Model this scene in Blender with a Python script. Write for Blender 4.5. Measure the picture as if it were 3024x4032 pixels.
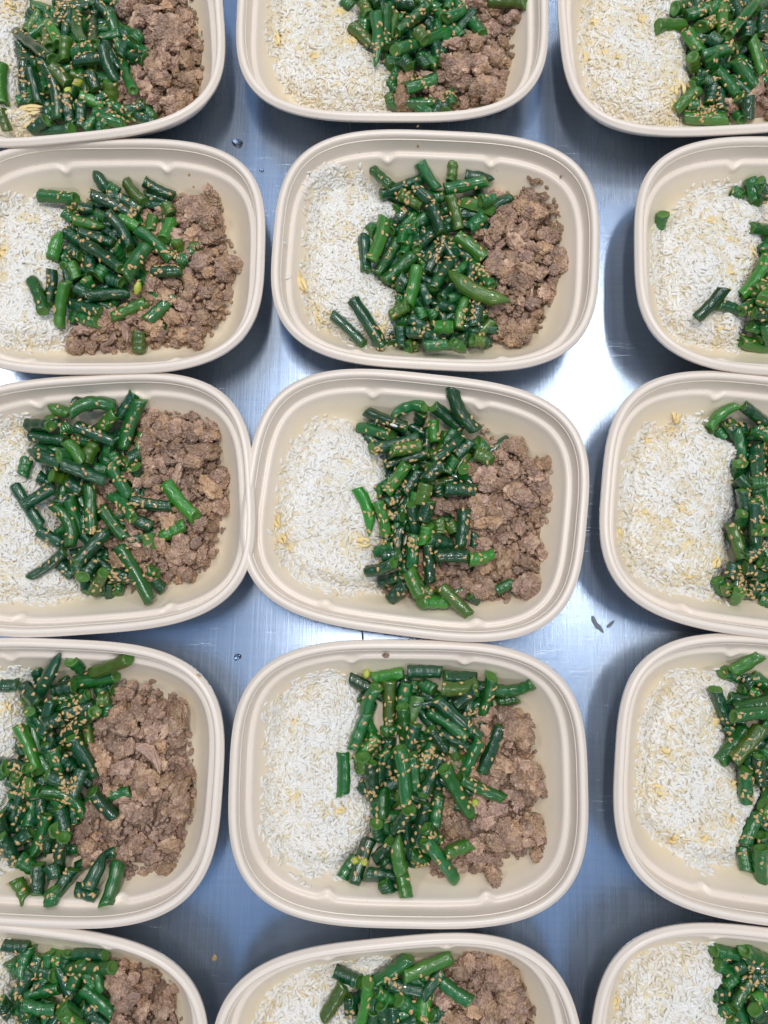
import bpy, bmesh, math, random
import numpy as np
from mathutils import Matrix, Vector
from mathutils.bvhtree import BVHTree

for o in list(bpy.data.objects):
    bpy.data.objects.remove(o)
scene = bpy.context.scene
COL = scene.collection
MM = 0.001

# ------------------------------------------------------------------ measured data (mm, degrees)
CAM = {'loc': [-10.05, -75.25, 541.03], 'right': [0.999547, 0.024459, -0.017564], 'up': [-0.021851, 0.990489, 0.135847], 'fwd': [-0.020719, 0.135402, -0.990574], 'f': 3024.6}
TRAYS = {'11': (-256.1, 334.7, 6.86), '12': (-23.6, 358.6, 0.29), '13': (208.5, 351.6, 4.01), '21': (-219.3, 167.9, 1.33), '22': (10.3, 177.6, -1.89), '23': (258.6, 175.3, -0.97), '31': (-218.6, -4.4, 5.32), '32': (0.0, 0.0, -5.73), '33': (233.6, 2.6, -5.83), '41': (-229.9, -182.5, -0.7), '42': (-1.5, -176.5, 0.81), '43': (239.8, -169.3, -4.29), '51': (-231.9, -355.0, -5.26), '52': (-2.8, -355.8, 7.05), '53': (221.5, -344.1, -5.16)}
FOOD = {
 '11': {'rice': [(-41, 66), (-42, 41), (-49, 31), (-48, 6), (-52, -28), (-36, -27), (-32, -47), (-49, -52), (-88, -44), (-92, -16), (-92, 42), (-92, 66), (-58, 66)], 'meat': [(21, 51), (40, 66), (73, 66), (85, 48), (88, 26), (92, 16), (89, -21), (79, -36), (65, -47), (53, -48), (41, -39), (20, -38), (10, -15), (29, -10), (39, 6), (35, 25), (28, 37)], 'egg': [(-44.5, -36.5, 23.8, 8.8, 5), (-44.8, -44.7, 14.1, 7.7, -17), (-19.3, 31.9, 7.9, 5.2, -17), (-56.0, 48.8, 12.1, 9.4, -27)], 'big': [(64.6, 9.6, 10.3, 12.8, -6), (69.0, 19.0, 19.8, 7.9, -28), (56.5, -20.4, 14.9, 8.1, -47), (69.4, -39.8, 6.5, 10.4, -27), (49.1, 31.2, 12.2, 8.1, -38)]},
 '12': {'rice': [(-92, 61), (-70, 66), (-42, 66), (-31, 41), (-23, 22), (-23, 6), (-12, -7), (1, -22), (0, -42), (-3, -52), (-35, -54), (-69, -49), (-83, -31), (-92, -11), (-92, 10)], 'meat': [(51, 32), (63, 57), (87, 64), (92, 45), (92, 19), (92, -8), (86, -35), (84, -50), (49, -52), (3, -54), (0, -29), (26, -20), (33, -7), (56, 10)], 'egg': [(-89.1, 2.0, 15.1, 6.7, -74), (-56.4, -20.4, 9.1, 3.8, 22), (-40.8, 18.2, 16.9, 6.1, -11), (-32.6, -4.5, 14.4, 9.6, -42), (-70.3, -12.2, 6.6, 3.6, -61)], 'big': [(72.1, -21.5, 14.5, 12.2, 22), (48.0, -24.9, 11.3, 10.6, 0), (91.9, 13.7, 11.9, 6.3, 38), (69.2, -41.3, 12.0, 13.5, 0), (61.5, -6.5, 6.1, 8.3, 0)]},
 '13': {'rice': [(-83, 46), (-68, 66), (-27, 66), (-10, 54), (-8, 38), (-19, 28), (-7, 16), (-7, -10), (-6, -27), (-20, -46), (-18, -55), (-52, -52), (-77, -37), (-84, -22), (-89, 0), (-89, 21)], 'meat': [(45, 20), (62, 53), (92, 46), (92, 16), (92, -22), (83, -43), (50, -55), (10, -54), (8, -40), (26, -34), (45, -16)], 'egg': [(-22.7, -29.6, 15.0, 10.9, -82), (-26.5, -43.3, 14.6, 9.3, -67), (-76.2, 27.1, 9.3, 6.6, -47), (-43.3, 22.3, 9.9, 7.1, -86), (-72.1, -0.1, 10.3, 5.2, -36), (-87.3, 2.2, 12.6, 3.5, -86), (-31.6, 10.2, 7.6, 5.7, -15), (-63.8, -7.6, 6.5, 3.9, -47)], 'big': []},
 '21': {'rice': [(-73, 60), (-55, 57), (-34, 54), (-37, 35), (-43, 12), (-34, -6), (-30, -35), (-36, -54), (-60, -58), (-77, -59), (-92, -48), (-92, -16), (-92, 23), (-92, 46), (-86, 52)], 'meat': [(36, 60), (50, 66), (68, 66), (74, 60), (76, 34), (89, 11), (83, -12), (83, -30), (60, -56), (36, -54), (18, -58), (-19, -60), (-37, -48), (-35, -39), (-11, -27), (10, -17), (7, 5), (14, 22), (12, 50), (26, 55)], 'egg': [(-83.7, 15.3, 9.7, 7.3, 0), (-82.6, -1.2, 4.8, 4.8, 0), (-63.4, 38.1, 6.1, 3.7, 0)], 'big': [(58.0, 46.5, 17.4, 13.6, -21), (82.4, 1.6, 9.6, 9.6, 0), (52.9, -14.6, 6.0, 9.0, 0), (59.5, 1.7, 4.9, 12.3, -21), (-24.2, -55.2, 11.0, 7.3, -20), (57.7, -49.4, 8.7, 6.2, -59)]},
 '22': {'rice': [(-91, 58), (-78, 66), (-55, 66), (-42, 57), (-29, 52), (-25, 38), (-35, 28), (-38, -8), (-25, -17), (-21, -33), (-22, -52), (-35, -60), (-54, -61), (-70, -51), (-84, -48), (-89, -33), (-92, -18), (-92, 5), (-92, 16), (-92, 28), (-92, 44)], 'meat': [(38, 64), (56, 66), (76, 66), (86, 53), (92, 34), (92, 13), (92, -11), (82, -37), (76, -54), (46, -56), (31, -52), (24, -30), (28, 2), (20, 25), (30, 42)], 'egg': [(-94.7, -18.2, 23.5, 6.3, -59), (-81.0, -42.5, 13.9, 7.7, -57), (-35.3, -48.7, 11.9, 6.7, -18), (-60.4, 19.2, 6.4, 3.2, -77), (-31.3, 24.6, 7.5, 5.3, 3)], 'big': [(61.6, -46.5, 14.0, 11.0, -8), (47.5, -3.4, 12.1, 9.1, -39), (60.8, 43.5, 21.1, 8.3, -3), (89.0, 4.9, 9.7, 14.2, 3), (47.8, 28.4, 13.7, 9.1, -29), (66.2, 16.5, 13.5, 4.2, -8), (83.9, 27.0, 10.5, 9.0, 3)]},
 '23': {'rice': [(-63, 61), (-46, 66), (-28, 64), (-5, 54), (-8, 27), (-11, 9), (-22, -13), (-23, -39), (-29, -54), (-46, -54), (-71, -48), (-84, -31), (-91, -9), (-91, 31), (-76, 43)], 'meat': [(19, 64), (50, 66), (71, 56), (82, 23), (77, -16), (57, -43), (21, -50), (6, -38), (15, 1), (11, 41)], 'egg': [(-39.4, -3.6, 10.2, 4.4, 38), (-50.9, 35.1, 8.5, 4.3, -20), (-37.7, 21.1, 8.5, 3.0, -20), (-22.0, 12.5, 7.6, 5.1, -72), (-44.9, -44.0, 4.8, 3.6, -41)], 'big': []},
 '31': {'rice': [(-62, 66), (-51, 66), (-40, 39), (-35, 6), (-28, -27), (-13, -58), (-41, -63), (-73, -59), (-92, -48), (-92, -10), (-92, 33), (-84, 56)], 'meat': [(29, 66), (54, 66), (66, 65), (85, 54), (83, 30), (92, 10), (86, -14), (83, -26), (75, -43), (59, -57), (42, -56), (10, -58), (2, -40), (-4, -18), (-21, 9), (3, 25), (20, 41), (22, 52)], 'egg': [(-58.1, 59.6, 9.6, 5.3, 59), (-67.8, 35.1, 5.6, 3.4, -61)], 'big': [(39.8, 56.6, 11.2, 10.0, -44), (72.0, 48.7, 14.1, 7.6, -14), (64.9, 31.6, 12.1, 8.2, -34), (83.6, 13.9, 9.8, 8.2, -34), (59.5, -33.7, 15.8, 9.5, 6), (55.8, -50.4, 6.3, 5.8, -4), (35.4, 15.2, 11.8, 6.4, -4)]},
 '32': {'rice': [(-86, 41), (-75, 54), (-57, 58), (-40, 48), (-23, 35), (-17, 15), (-19, 2), (-14, -31), (-17, -58), (-46, -65), (-67, -60), (-83, -50), (-92, -31), (-92, -8), (-92, 15), (-92, 26)], 'meat': [(40, 66), (51, 61), (72, 51), (90, 44), (92, 25), (92, -16), (92, -41), (86, -54), (64, -59), (41, -54), (19, -60), (-16, -65), (-21, -53), (-1, -41), (7, -19), (6, 5), (20, 13), (32, 30), (34, 46)], 'egg': [(-93.3, -19.5, 13.6, 6.8, -67), (-88.5, -31.8, 13.6, 6.0, -47), (-34.1, -28.8, 17.8, 6.7, 2), (-82.5, -37.0, 6.0, 3.7, -3)], 'big': [(48.5, 24.3, 12.0, 8.2, -13), (19.3, 1.6, 9.8, 8.3, -64), (83.9, -44.5, 11.7, 10.2, -13), (43.2, 3.0, 7.5, 10.5, 7), (63.9, 50.1, 12.0, 7.5, -24), (45.9, -49.3, 17.7, 8.9, 12), (54.3, 4.3, 3.3, 13.4, 7), (80.1, 39.7, 10.5, 6.0, 7), (71.6, 18.7, 4.5, 12.8, 17)]},
 '33': {'rice': [(-50, 62), (-34, 62), (-31, 55), (-16, 49), (-9, 42), (-14, 29), (-11, 14), (-10, -1), (-17, -14), (-14, -37), (-21, -51), (-18, -64), (-37, -62), (-56, -62), (-69, -59), (-84, -48), (-92, -32), (-91, -9), (-92, 15), (-90, 34), (-79, 52), (-62, 53)], 'meat': [(23, 66), (46, 64), (65, 49), (74, 17), (70, -21), (56, -46), (25, -54), (14, -46), (20, -18), (16, 19), (16, 47)], 'egg': [(-58.5, 61.8, 11.5, 6.7, 75), (-59.9, 50.2, 5.5, 4.6, -56), (-74.7, 39.8, 7.2, 4.5, -14), (-43.5, -49.7, 11.8, 6.3, 27), (-26.5, -37.6, 13.8, 9.2, 65), (-91.1, -26.5, 10.8, 3.1, -65), (-51.3, -5.0, 6.3, 4.0, -56), (-63.0, -17.5, 9.8, 6.2, -3), (-75.2, -11.7, 7.3, 3.2, 22), (-47.6, -30.2, 10.5, 5.3, -45)], 'big': []},
 '41': {'rice': [(-28, 65), (-34, 53), (-29, 36), (-33, 18), (-33, 4), (-37, -16), (-39, -39), (-30, -60), (-38, -66), (-62, -66), (-80, -41), (-87, 16), (-75, 52), (-52, 63)], 'meat': [(30, 66), (38, 59), (58, 55), (70, 52), (78, 46), (82, 17), (90, -6), (88, -28), (86, -43), (78, -60), (59, -65), (43, -66), (27, -58), (8, -57), (10, -26), (15, -5), (7, 14), (13, 40)], 'egg': [(-42.6, 39.7, 6.9, 10.3, -84)], 'big': [(72.8, 37.0, 8.3, 11.8, 2), (37.4, 34.4, 9.6, 8.4, -26), (79.0, -15.9, 7.0, 8.7, 2), (41.4, 15.2, 10.4, 6.9, -65), (59.5, -5.5, 9.4, 8.2, 2), (23.5, -49.1, 8.7, 8.1, 2), (47.3, 59.0, 10.6, 4.7, 17), (27.3, -26.9, 10.5, 4.1, 2)]},
 '42': {'rice': [(-77, 56), (-54, 64), (-36, 60), (-27, 43), (-28, 13), (-28, -16), (-21, -25), (-26, -45), (-42, -63), (-63, -65), (-86, -52), (-92, -38), (-92, -3), (-92, 14), (-92, 41)], 'meat': [(41, 38), (70, 44), (86, 34), (84, 18), (88, 6), (92, -12), (85, -20), (92, -28), (92, -51), (65, -55), (60, -66), (51, -66), (45, -64), (27, -66), (12, -65), (18, -38), (20, -21), (27, -7), (20, 8), (35, 17)], 'egg': [(-46.6, -23.9, 13.5, 4.5, -9), (-75.1, 31.8, 4.6, 2.7, 1), (-73.9, -14.9, 6.0, 3.0, -28)], 'big': [(78.8, -4.7, 11.7, 11.7, 1), (69.4, -38.0, 24.7, 10.5, 12), (72.4, 25.9, 13.9, 11.0, -60), (55.7, -63.7, 5.9, 8.1, 1), (44.7, -56.8, 8.2, 6.7, 1), (51.3, 37.5, 9.1, 6.8, 1)]},
 '43': {'rice': [(-67, 58), (-51, 58), (-35, 60), (-23, 55), (-26, 40), (-31, 27), (-25, 4), (-15, -6), (-4, -14), (-14, -38), (-20, -58), (-48, -66), (-62, -59), (-72, -51), (-86, -38), (-89, -19), (-88, 4), (-88, 21), (-80, 38)], 'meat': [(19, 63), (46, 60), (68, 44), (75, 9), (68, -32), (42, -57), (11, -60), (10, -32), (18, 4), (10, 38)], 'egg': [(-41.7, 26.8, 10.2, 7.4, -56), (-72.0, 4.6, 10.4, 4.0, -14), (-73.2, -19.6, 13.9, 5.2, -4), (-30.2, -10.6, 8.9, 5.0, -67), (-61.2, -48.9, 10.6, 4.1, 34), (-45.1, -45.5, 7.0, 4.1, 15), (-28.2, -33.6, 5.2, 2.9, 6), (-62.7, 6.1, 8.2, 2.9, -4)], 'big': []},
 '51': {'rice': [(-36, 60), (-27, 52), (-26, 40), (-27, 29), (-19, 3), (-19, -18), (-39, -31), (-66, -13), (-72, 18), (-60, 48)], 'meat': [(32, 57), (50, 59), (67, 56), (78, 48), (84, 34), (91, 17), (89, -14), (69, -27), (32, -11), (33, 20), (27, 44)], 'egg': [(-41.2, 36.2, 8.0, 4.6, -2)], 'big': [(47.2, 48.0, 12.5, 10.2, -11), (77.5, 44.4, 4.5, 4.5, 7), (40.2, 55.6, 6.8, 4.5, 7)]},
 '52': {'rice': [(-72, 53), (-56, 60), (-23, 62), (0, 62), (-14, 48), (-32, 40), (-26, 26), (-30, -9), (-64, -22), (-89, -4), (-92, 21), (-86, 38)], 'meat': [(41, 60), (55, 60), (73, 55), (84, 42), (90, 22), (90, -4), (66, -34), (30, -39), (12, -13), (26, 24), (21, 38), (29, 51)], 'egg': [(-79.7, 28.7, 13.3, 6.7, -52)], 'big': [(72.1, 28.1, 16.5, 13.0, -5), (67.7, 49.7, 15.5, 12.0, -24), (54.7, 59.1, 10.5, 7.0, -5), (25.3, 48.6, 6.1, 4.9, -5)]},
 '53': {'rice': [(-64, 57), (-51, 61), (-32, 62), (-18, 45), (-24, 32), (-16, 17), (-18, -9), (-40, -27), (-68, -26), (-90, 8), (-88, 26), (-79, 45)], 'meat': [(16, 60), (42, 63), (70, 50), (80, 19), (67, -14), (34, -28), (11, -10), (15, 22)], 'egg': [(-91.1, 21.8, 11.9, 4.3, 78)], 'big': []},
}
BEANS = {
 '11': '''-13 -254 59 -69 -8 59 45 o 0|-199 39 55 -39 90 55 40 d 0|-203 -313 55 -388 -232 63 40 d 0|39 4 91 -192 15 78 43 o 0|38 -22 118 4 235 54 40 m 0|-175 -235 57 -130 78 92 42 o 0|-41 84 137 -85 -73 87 42 d 0|-63 -34 92 -152 141 88 44 d 0|-162 380 55 -221 203 55 41 m 0|-120 326 83 -53 119 72 41 m 0|-208 40 84 -6 59 99 39 m 0|-96 -108 142 119 -177 61 43 o 0|-45 -111 114 -29 148 135 40 m 0|-175 -212 120 -132 28 97 39 d 0|5 167 97 -183 -46 118 44 o 0|-90 298 80 -23 78 126 42 m 0|-231 75 109 21 -24 102 44 m 0|17 -148 102 -27 -330 100 45 o 0|-162 193 98 -420 227 56 41 m 0|-232 179 89 -372 256 85 39 o 0|-14 -100 107 -166 189 100 39 m 0|-3 -47 80 -159 59 133 39 o 0|-137 -159 96 61 79 136 39 m 0|-223 -29 98 -19 132 126 39 m 0|55 54 74 110 206 110 39 m 0|176 -138 89 -60 -69 107 43 m 0|-75 77 133 -16 -135 137 40 m 0|-72 -89 106 -164 -321 82 39 m 0|-40 -13 124 59 122 122 41 m 0|71 143 94 -89 25 100 40 d 0|-18 19 119 -213 132 127 41 d 0|52 104 102 -9 -115 76 41 m 0|70 -12 138 31 -260 107 41 o 0|-287 32 115 -124 77 113 42 m 0|-310 40 93 -3 79 97 44 m 0|-62 -14 110 -350 -59 114 45 m 0|-248 -76 125 -244 194 103 39 m 0|-23 438 63 -31 100 81 42 m 0|-414 579 84 -190 502 61 45 m 1|-343 497 102 -459 349 88 43 o 2|-314 360 90 -234 89 201 44 o 2|-238 308 175 -158 111 198 47 b 2|-138 514 90 -111 460 65 44 m 1|140 524 61 59 474 61 47 d 1|64 412 82 102 69 215 42 d 2|-39 582 100 27 89 200 48 m 2|237 338 62 416 191 111 48 m 2|211 383 163 253 135 60 46 m 2|-506 321 128 -178 -81 284 43 d 2|-87 120 245 -131 -20 184 46 o 2|-531 172 139 -332 -10 162 43 dt 2|-48 31 195 102 22 221 44 m 2|-45 -51 211 203 -67 231 42 d 2|349 141 110 478 12 129 42 m 1|446 156 166 396 93 180 43 m 1|205 -9 296 258 -240 197 43 d 2|-442 24 171 -486 -217 69 47 d 2|-390 -44 178 -355 -302 108 43 d 2|-208 -126 277 -102 -239 212 47 o 2|-60 -253 224 4 -208 191 27 y 1|-78 -270 212 -130 -312 184 27 y 1|-251 -91 290 -220 -461 135 42 d 2|56 -142 188 88 -258 153 48 d 2|370 5 117 473 -60 167 47 d 2|260 51 56 375 -322 180 42 m 2|221 -255 217 195 -307 102 48 oc 1|-128 -301 187 -132 -492 107 43 d 2|-39 -303 158 112 -354 91 43 b 2|-33 -351 147 -63 -500 87 46 d 2|42 -422 118 325 -480 58 43 me 1|381 -372 94 497 -481 72 48 m 1|-418 -495 96 -100 -572 158 44 d 2|-270 -513 198 -407 -548 151 45 d 2|-600 -1 189 -602 -327 179 46 b 2|-620 -373 170 -601 -502 115 43 o 2|-261 387 125 -459 253 115 38 m 0|-293 318 106 -307 522 75 39 d 0|-298 -449 70 -302 -291 90 43 d 0|164 -338 96 356 -482 112 42 m 0|326 160 108 274 20 123 41 d 0|40 376 88 200 364 75 39 d 0|55 -414 88 245 -366 81 39 d 0|248 110 75 452 -10 95 40 m 0|-109 458 129 -131 282 105 42 d 0|-266 -353 84 -94 -507 115 38 d 0|-27 534 99 207 566 97 39 m 0|267 231 115 73 209 110 39 m 0|-26 -546 93 86 -434 102 40 m 0|154 145 132 246 -45 74 38 d 0|-415 -288 113 -485 -252 127 39 d 0|448 -421 135 292 -439 128 38 d 0|-371 498 102 -329 322 78 40 m 0|-236 333 113 -164 527 114 43 d 0|35 294 101 205 306 80 39 m 0|386 125 86 234 275 107 40 d 0|57 -415 115 143 -545 111 42 m 0|208 -259 125 72 -321 107 43 d 0|-193 496 136 33 504 115 39 d 0|-523 -255 115 -337 -205 77 41 m 0|-198 495 75 18 585 116 38 d 0|-373 -65 107 -287 -195 123 39 m 0|107 510 126 233 370 102 40 d 0|-289 521 92 -211 359 79 38 m 0|-202 530 118 -198 610 111 40 d 0|100 -511 103 80 -589 83 40 d 0|-397 -265 95 -443 -95 87 43 m 0|-390 506 118 -450 454 72 40 d 0|268 -530 90 92 -470 128 40 m 0|274 469 96 186 591 78 40 d 0|160 107 105 140 -47 118 40 m 0|291 456 71 109 504 71 40 d 0|-460 166 94 -500 234 116 38 d 0|-288 -361 104 -72 -359 127 40 m 0|-119 352 137 -201 148 107 38 d 0|362 -462 98 498 -558 100 43 d 0''',
 '12': '''-5 -215 94 24 59 56 41 o 0|-62 -52 76 187 130 58 43 d 0|5 326 58 125 23 99 44 d 0|-34 93 83 148 105 130 43 d 0|179 -164 69 -55 -160 119 45 m 0|20 204 140 -20 -35 135 44 o 0|217 -8 117 55 31 78 41 d 0|79 32 79 -11 179 96 45 m 0|125 -138 89 173 -387 102 43 o 0|57 117 118 39 -64 108 41 m 0|76 -11 118 -31 238 125 44 d 0|-57 397 116 131 262 108 39 d 0|96 449 54 -60 555 57 39 d 0|77 25 113 -44 171 91 39 d 0|-92 -27 120 -157 222 55 41 m 0|-159 568 63 -153 300 56 42 m 0|-79 66 139 78 124 81 39 m 0|-43 159 144 35 -94 108 45 d 0|-158 326 102 4 116 108 39 m 0|-2 164 144 4 -3 92 44 m 0|-135 62 138 160 142 69 39 m 0|-130 -16 138 -83 225 139 45 d 0|-29 334 86 -2 129 114 41 m 0|-123 -11 122 16 102 85 42 m 0|-108 43 136 51 71 114 42 d 0|97 175 128 -147 210 85 45 m 0|117 306 86 160 150 79 43 m 0|-212 237 74 -49 49 77 43 m 0|-118 74 84 158 126 118 41 m 0|67 30 88 128 -298 110 40 m 0|218 -105 132 92 86 130 42 d 0|373 174 59 203 277 59 45 d 0|-365 276 189 -319 246 166 47 m 1|-231 313 129 -181 182 141 44 o 2|-210 133 160 -224 10 124 42 m 1|-297 50 197 -159 -74 166 45 o 2|-42 191 210 -36 -109 189 44 m 2|-130 124 248 -123 -282 197 43 me 2|32 283 163 170 260 171 46 d 2|312 373 63 387 173 136 47 m 1|251 179 88 299 133 61 43 d 1|262 237 178 37 -5 205 46 m 2|403 299 108 483 278 74 43 m 1|26 -219 285 437 119 79 48 m 2|173 -33 259 248 -118 263 44 o 2|220 112 116 228 87 105 27 y 1|559 241 96 677 32 144 43 m 2|399 122 195 538 226 154 45 m 2|561 99 83 345 -114 115 43 d 1|736 286 164 990 167 281 47 o 2|207 -185 181 269 -247 156 42 d 1|71 -255 248 132 -299 221 45 d 1|91 -505 100 350 -500 96 44 m 2|105 -440 169 330 -341 149 48 m 2|423 -423 126 457 -510 87 46 m 1|-16 -435 95 -1 -473 78 45 o 1|-216 405 160 -120 264 165 43 d 2|14 476 120 184 279 226 42 m 1|246 454 127 435 434 73 46 d 1|265 45 72 135 115 114 40 m 0|-75 563 89 15 397 139 41 d 0|-185 337 72 -35 483 92 41 m 0|178 440 117 222 260 103 41 d 0|207 -132 137 333 -228 140 43 m 0|58 523 106 202 437 80 42 m 0|-238 439 131 -162 581 90 41 m 0|230 464 113 30 376 128 41 d 0|524 17 133 416 143 112 43 m 0|353 -173 112 307 53 124 40 d 0|412 239 123 468 441 110 40 m 0|167 378 92 313 362 78 40 m 0|391 -491 133 409 -569 104 43 d 0|-87 213 108 -73 407 109 38 d 0|-199 487 108 19 513 119 39 m 0|366 281 99 174 319 128 38 m 0|278 10 75 462 -50 95 43 d 0|365 494 97 435 266 117 39 d 0|240 569 86 260 491 132 39 d 0|477 431 84 523 209 120 41 m 0|-252 436 77 -288 364 84 42 d 0|-27 -310 105 27 -370 69 38 m 0|165 523 62 195 597 96 39 d 0|-83 575 87 123 545 91 39 d 0|-230 273 79 -230 67 103 39 m 0|404 103 98 416 -63 121 42 m 0|355 30 84 345 190 98 40 m 0|51 -246 136 9 -314 84 41 m 0|-7 -494 87 67 -526 77 39 m 0|330 471 129 310 549 92 43 d 0|473 72 116 607 228 133 41 d 0|364 -79 82 216 -121 88 43 d 0|447 520 113 453 440 99 38 d 0|289 17 80 291 163 73 38 d 0|197 -104 128 63 -36 110 42 d 0|353 183 120 567 277 112 38 d 0|175 -498 76 305 -602 106 43 m 0|312 485 137 88 515 136 42 m 0|374 -518 131 326 -582 102 40 d 0|304 571 84 476 529 85 42 d 0''',
 '13': '''126 -91 59 95 160 59 45 d 0|282 290 57 108 36 113 42 d 0|-10 309 56 161 147 126 41 m 0|136 129 133 334 245 97 39 d 0|215 -18 111 105 115 120 44 d 0|262 -271 55 88 -228 55 40 o 0|165 -171 81 29 102 124 40 d 0|200 -41 103 -29 141 97 42 m 0|513 185 115 279 -50 57 43 d 0|184 -62 113 -16 195 107 41 d 0|24 242 130 57 59 112 39 d 0|259 -61 109 448 -285 109 42 m 0|95 -35 108 87 127 130 41 d 0|16 304 125 124 97 73 41 m 0|36 -78 123 83 103 117 41 m 0|111 228 95 255 304 101 39 o 0|209 -124 82 -55 47 85 44 m 0|36 98 100 102 -90 121 41 d 0|57 258 122 63 -44 88 41 d 0|136 75 126 -77 151 102 41 d 0|68 -42 102 -42 232 79 42 m 0|2 -53 76 122 174 84 42 d 0|-81 68 126 168 -47 142 44 d 0|212 162 102 71 -15 89 44 d 0|189 -21 88 8 45 134 40 m 0|-81 -95 109 100 94 108 42 m 0|66 228 112 307 32 70 39 o 0|-178 338 155 -34 467 81 46 m 2|-88 286 142 70 308 205 43 m 2|-356 127 239 -120 206 137 48 b 2|194 360 137 147 75 206 46 b 2|-10 143 186 96 201 177 45 o 2|292 347 145 298 231 161 42 d 1|410 314 190 134 -11 277 43 m 2|475 241 171 448 80 162 43 d 2|23 29 219 102 -37 225 48 d 1|-127 110 200 -29 -41 171 45 b 2|324 134 223 319 41 184 45 d 1|-37 -99 209 157 -104 287 45 m 2|344 7 206 407 -238 175 44 b 2|-127 -132 245 -70 -149 130 46 oc 1|14 -132 255 59 -169 141 45 mc 1|195 -262 130 319 -224 89 45 d 1|62 -214 187 219 -378 133 46 m 2|208 -160 214 373 -319 117 46 m 2|-18 -274 180 29 -305 181 43 d 1|36 -341 154 16 -425 118 48 d 1|-71 -345 168 -237 -478 135 43 b 2|210 -420 172 270 -457 142 45 d 1|272 -443 199 283 -581 140 48 d 2|-148 -488 63 147 -534 84 48 b 2|308 448 98 192 292 112 39 d 0|-110 -289 138 -30 -291 102 38 d 0|153 -480 87 -33 -440 71 38 m 0|504 -49 140 336 69 90 43 d 0|413 -228 126 447 -72 140 42 d 0|315 250 105 485 190 89 38 d 0|51 277 141 169 403 139 43 m 0|452 111 107 328 229 128 40 d 0|226 -510 92 234 -590 139 40 m 0|24 548 84 16 312 120 39 d 0|226 315 134 34 265 105 39 m 0|142 550 79 138 330 95 38 m 0|139 432 87 281 488 111 39 m 0|434 474 98 246 366 95 41 d 0|431 198 99 329 42 130 42 m 0|116 -226 108 -76 -254 137 38 d 0|288 463 125 152 357 125 42 m 0|431 490 95 429 310 102 40 m 0|-60 -432 119 -140 -428 114 43 m 0|302 486 88 478 534 137 40 d 0|448 331 124 512 469 116 38 m 0|-137 250 81 -143 330 74 41 d 0|184 509 110 236 571 76 42 d 0|118 -297 100 102 -483 112 43 d 0|333 432 134 427 328 85 43 d 0|402 532 69 378 608 81 38 d 0|216 -111 71 364 -229 137 38 d 0|341 610 101 339 530 138 41 d 0|-93 464 80 13 296 113 43 d 0|444 301 137 576 419 93 38 d 0|-53 -177 116 13 -223 140 43 d 0|244 295 125 436 405 122 42 d 0|65 -270 92 155 -50 104 40 d 0|-52 338 82 -128 362 113 38 m 0|361 -384 92 199 -236 124 41 d 0|22 529 108 158 411 106 42 d 0|7 409 111 113 311 84 39 d 0|296 490 96 284 570 86 41 m 0|255 311 100 425 289 102 40 d 0|483 37 99 337 -137 131 40 d 0''',
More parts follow.
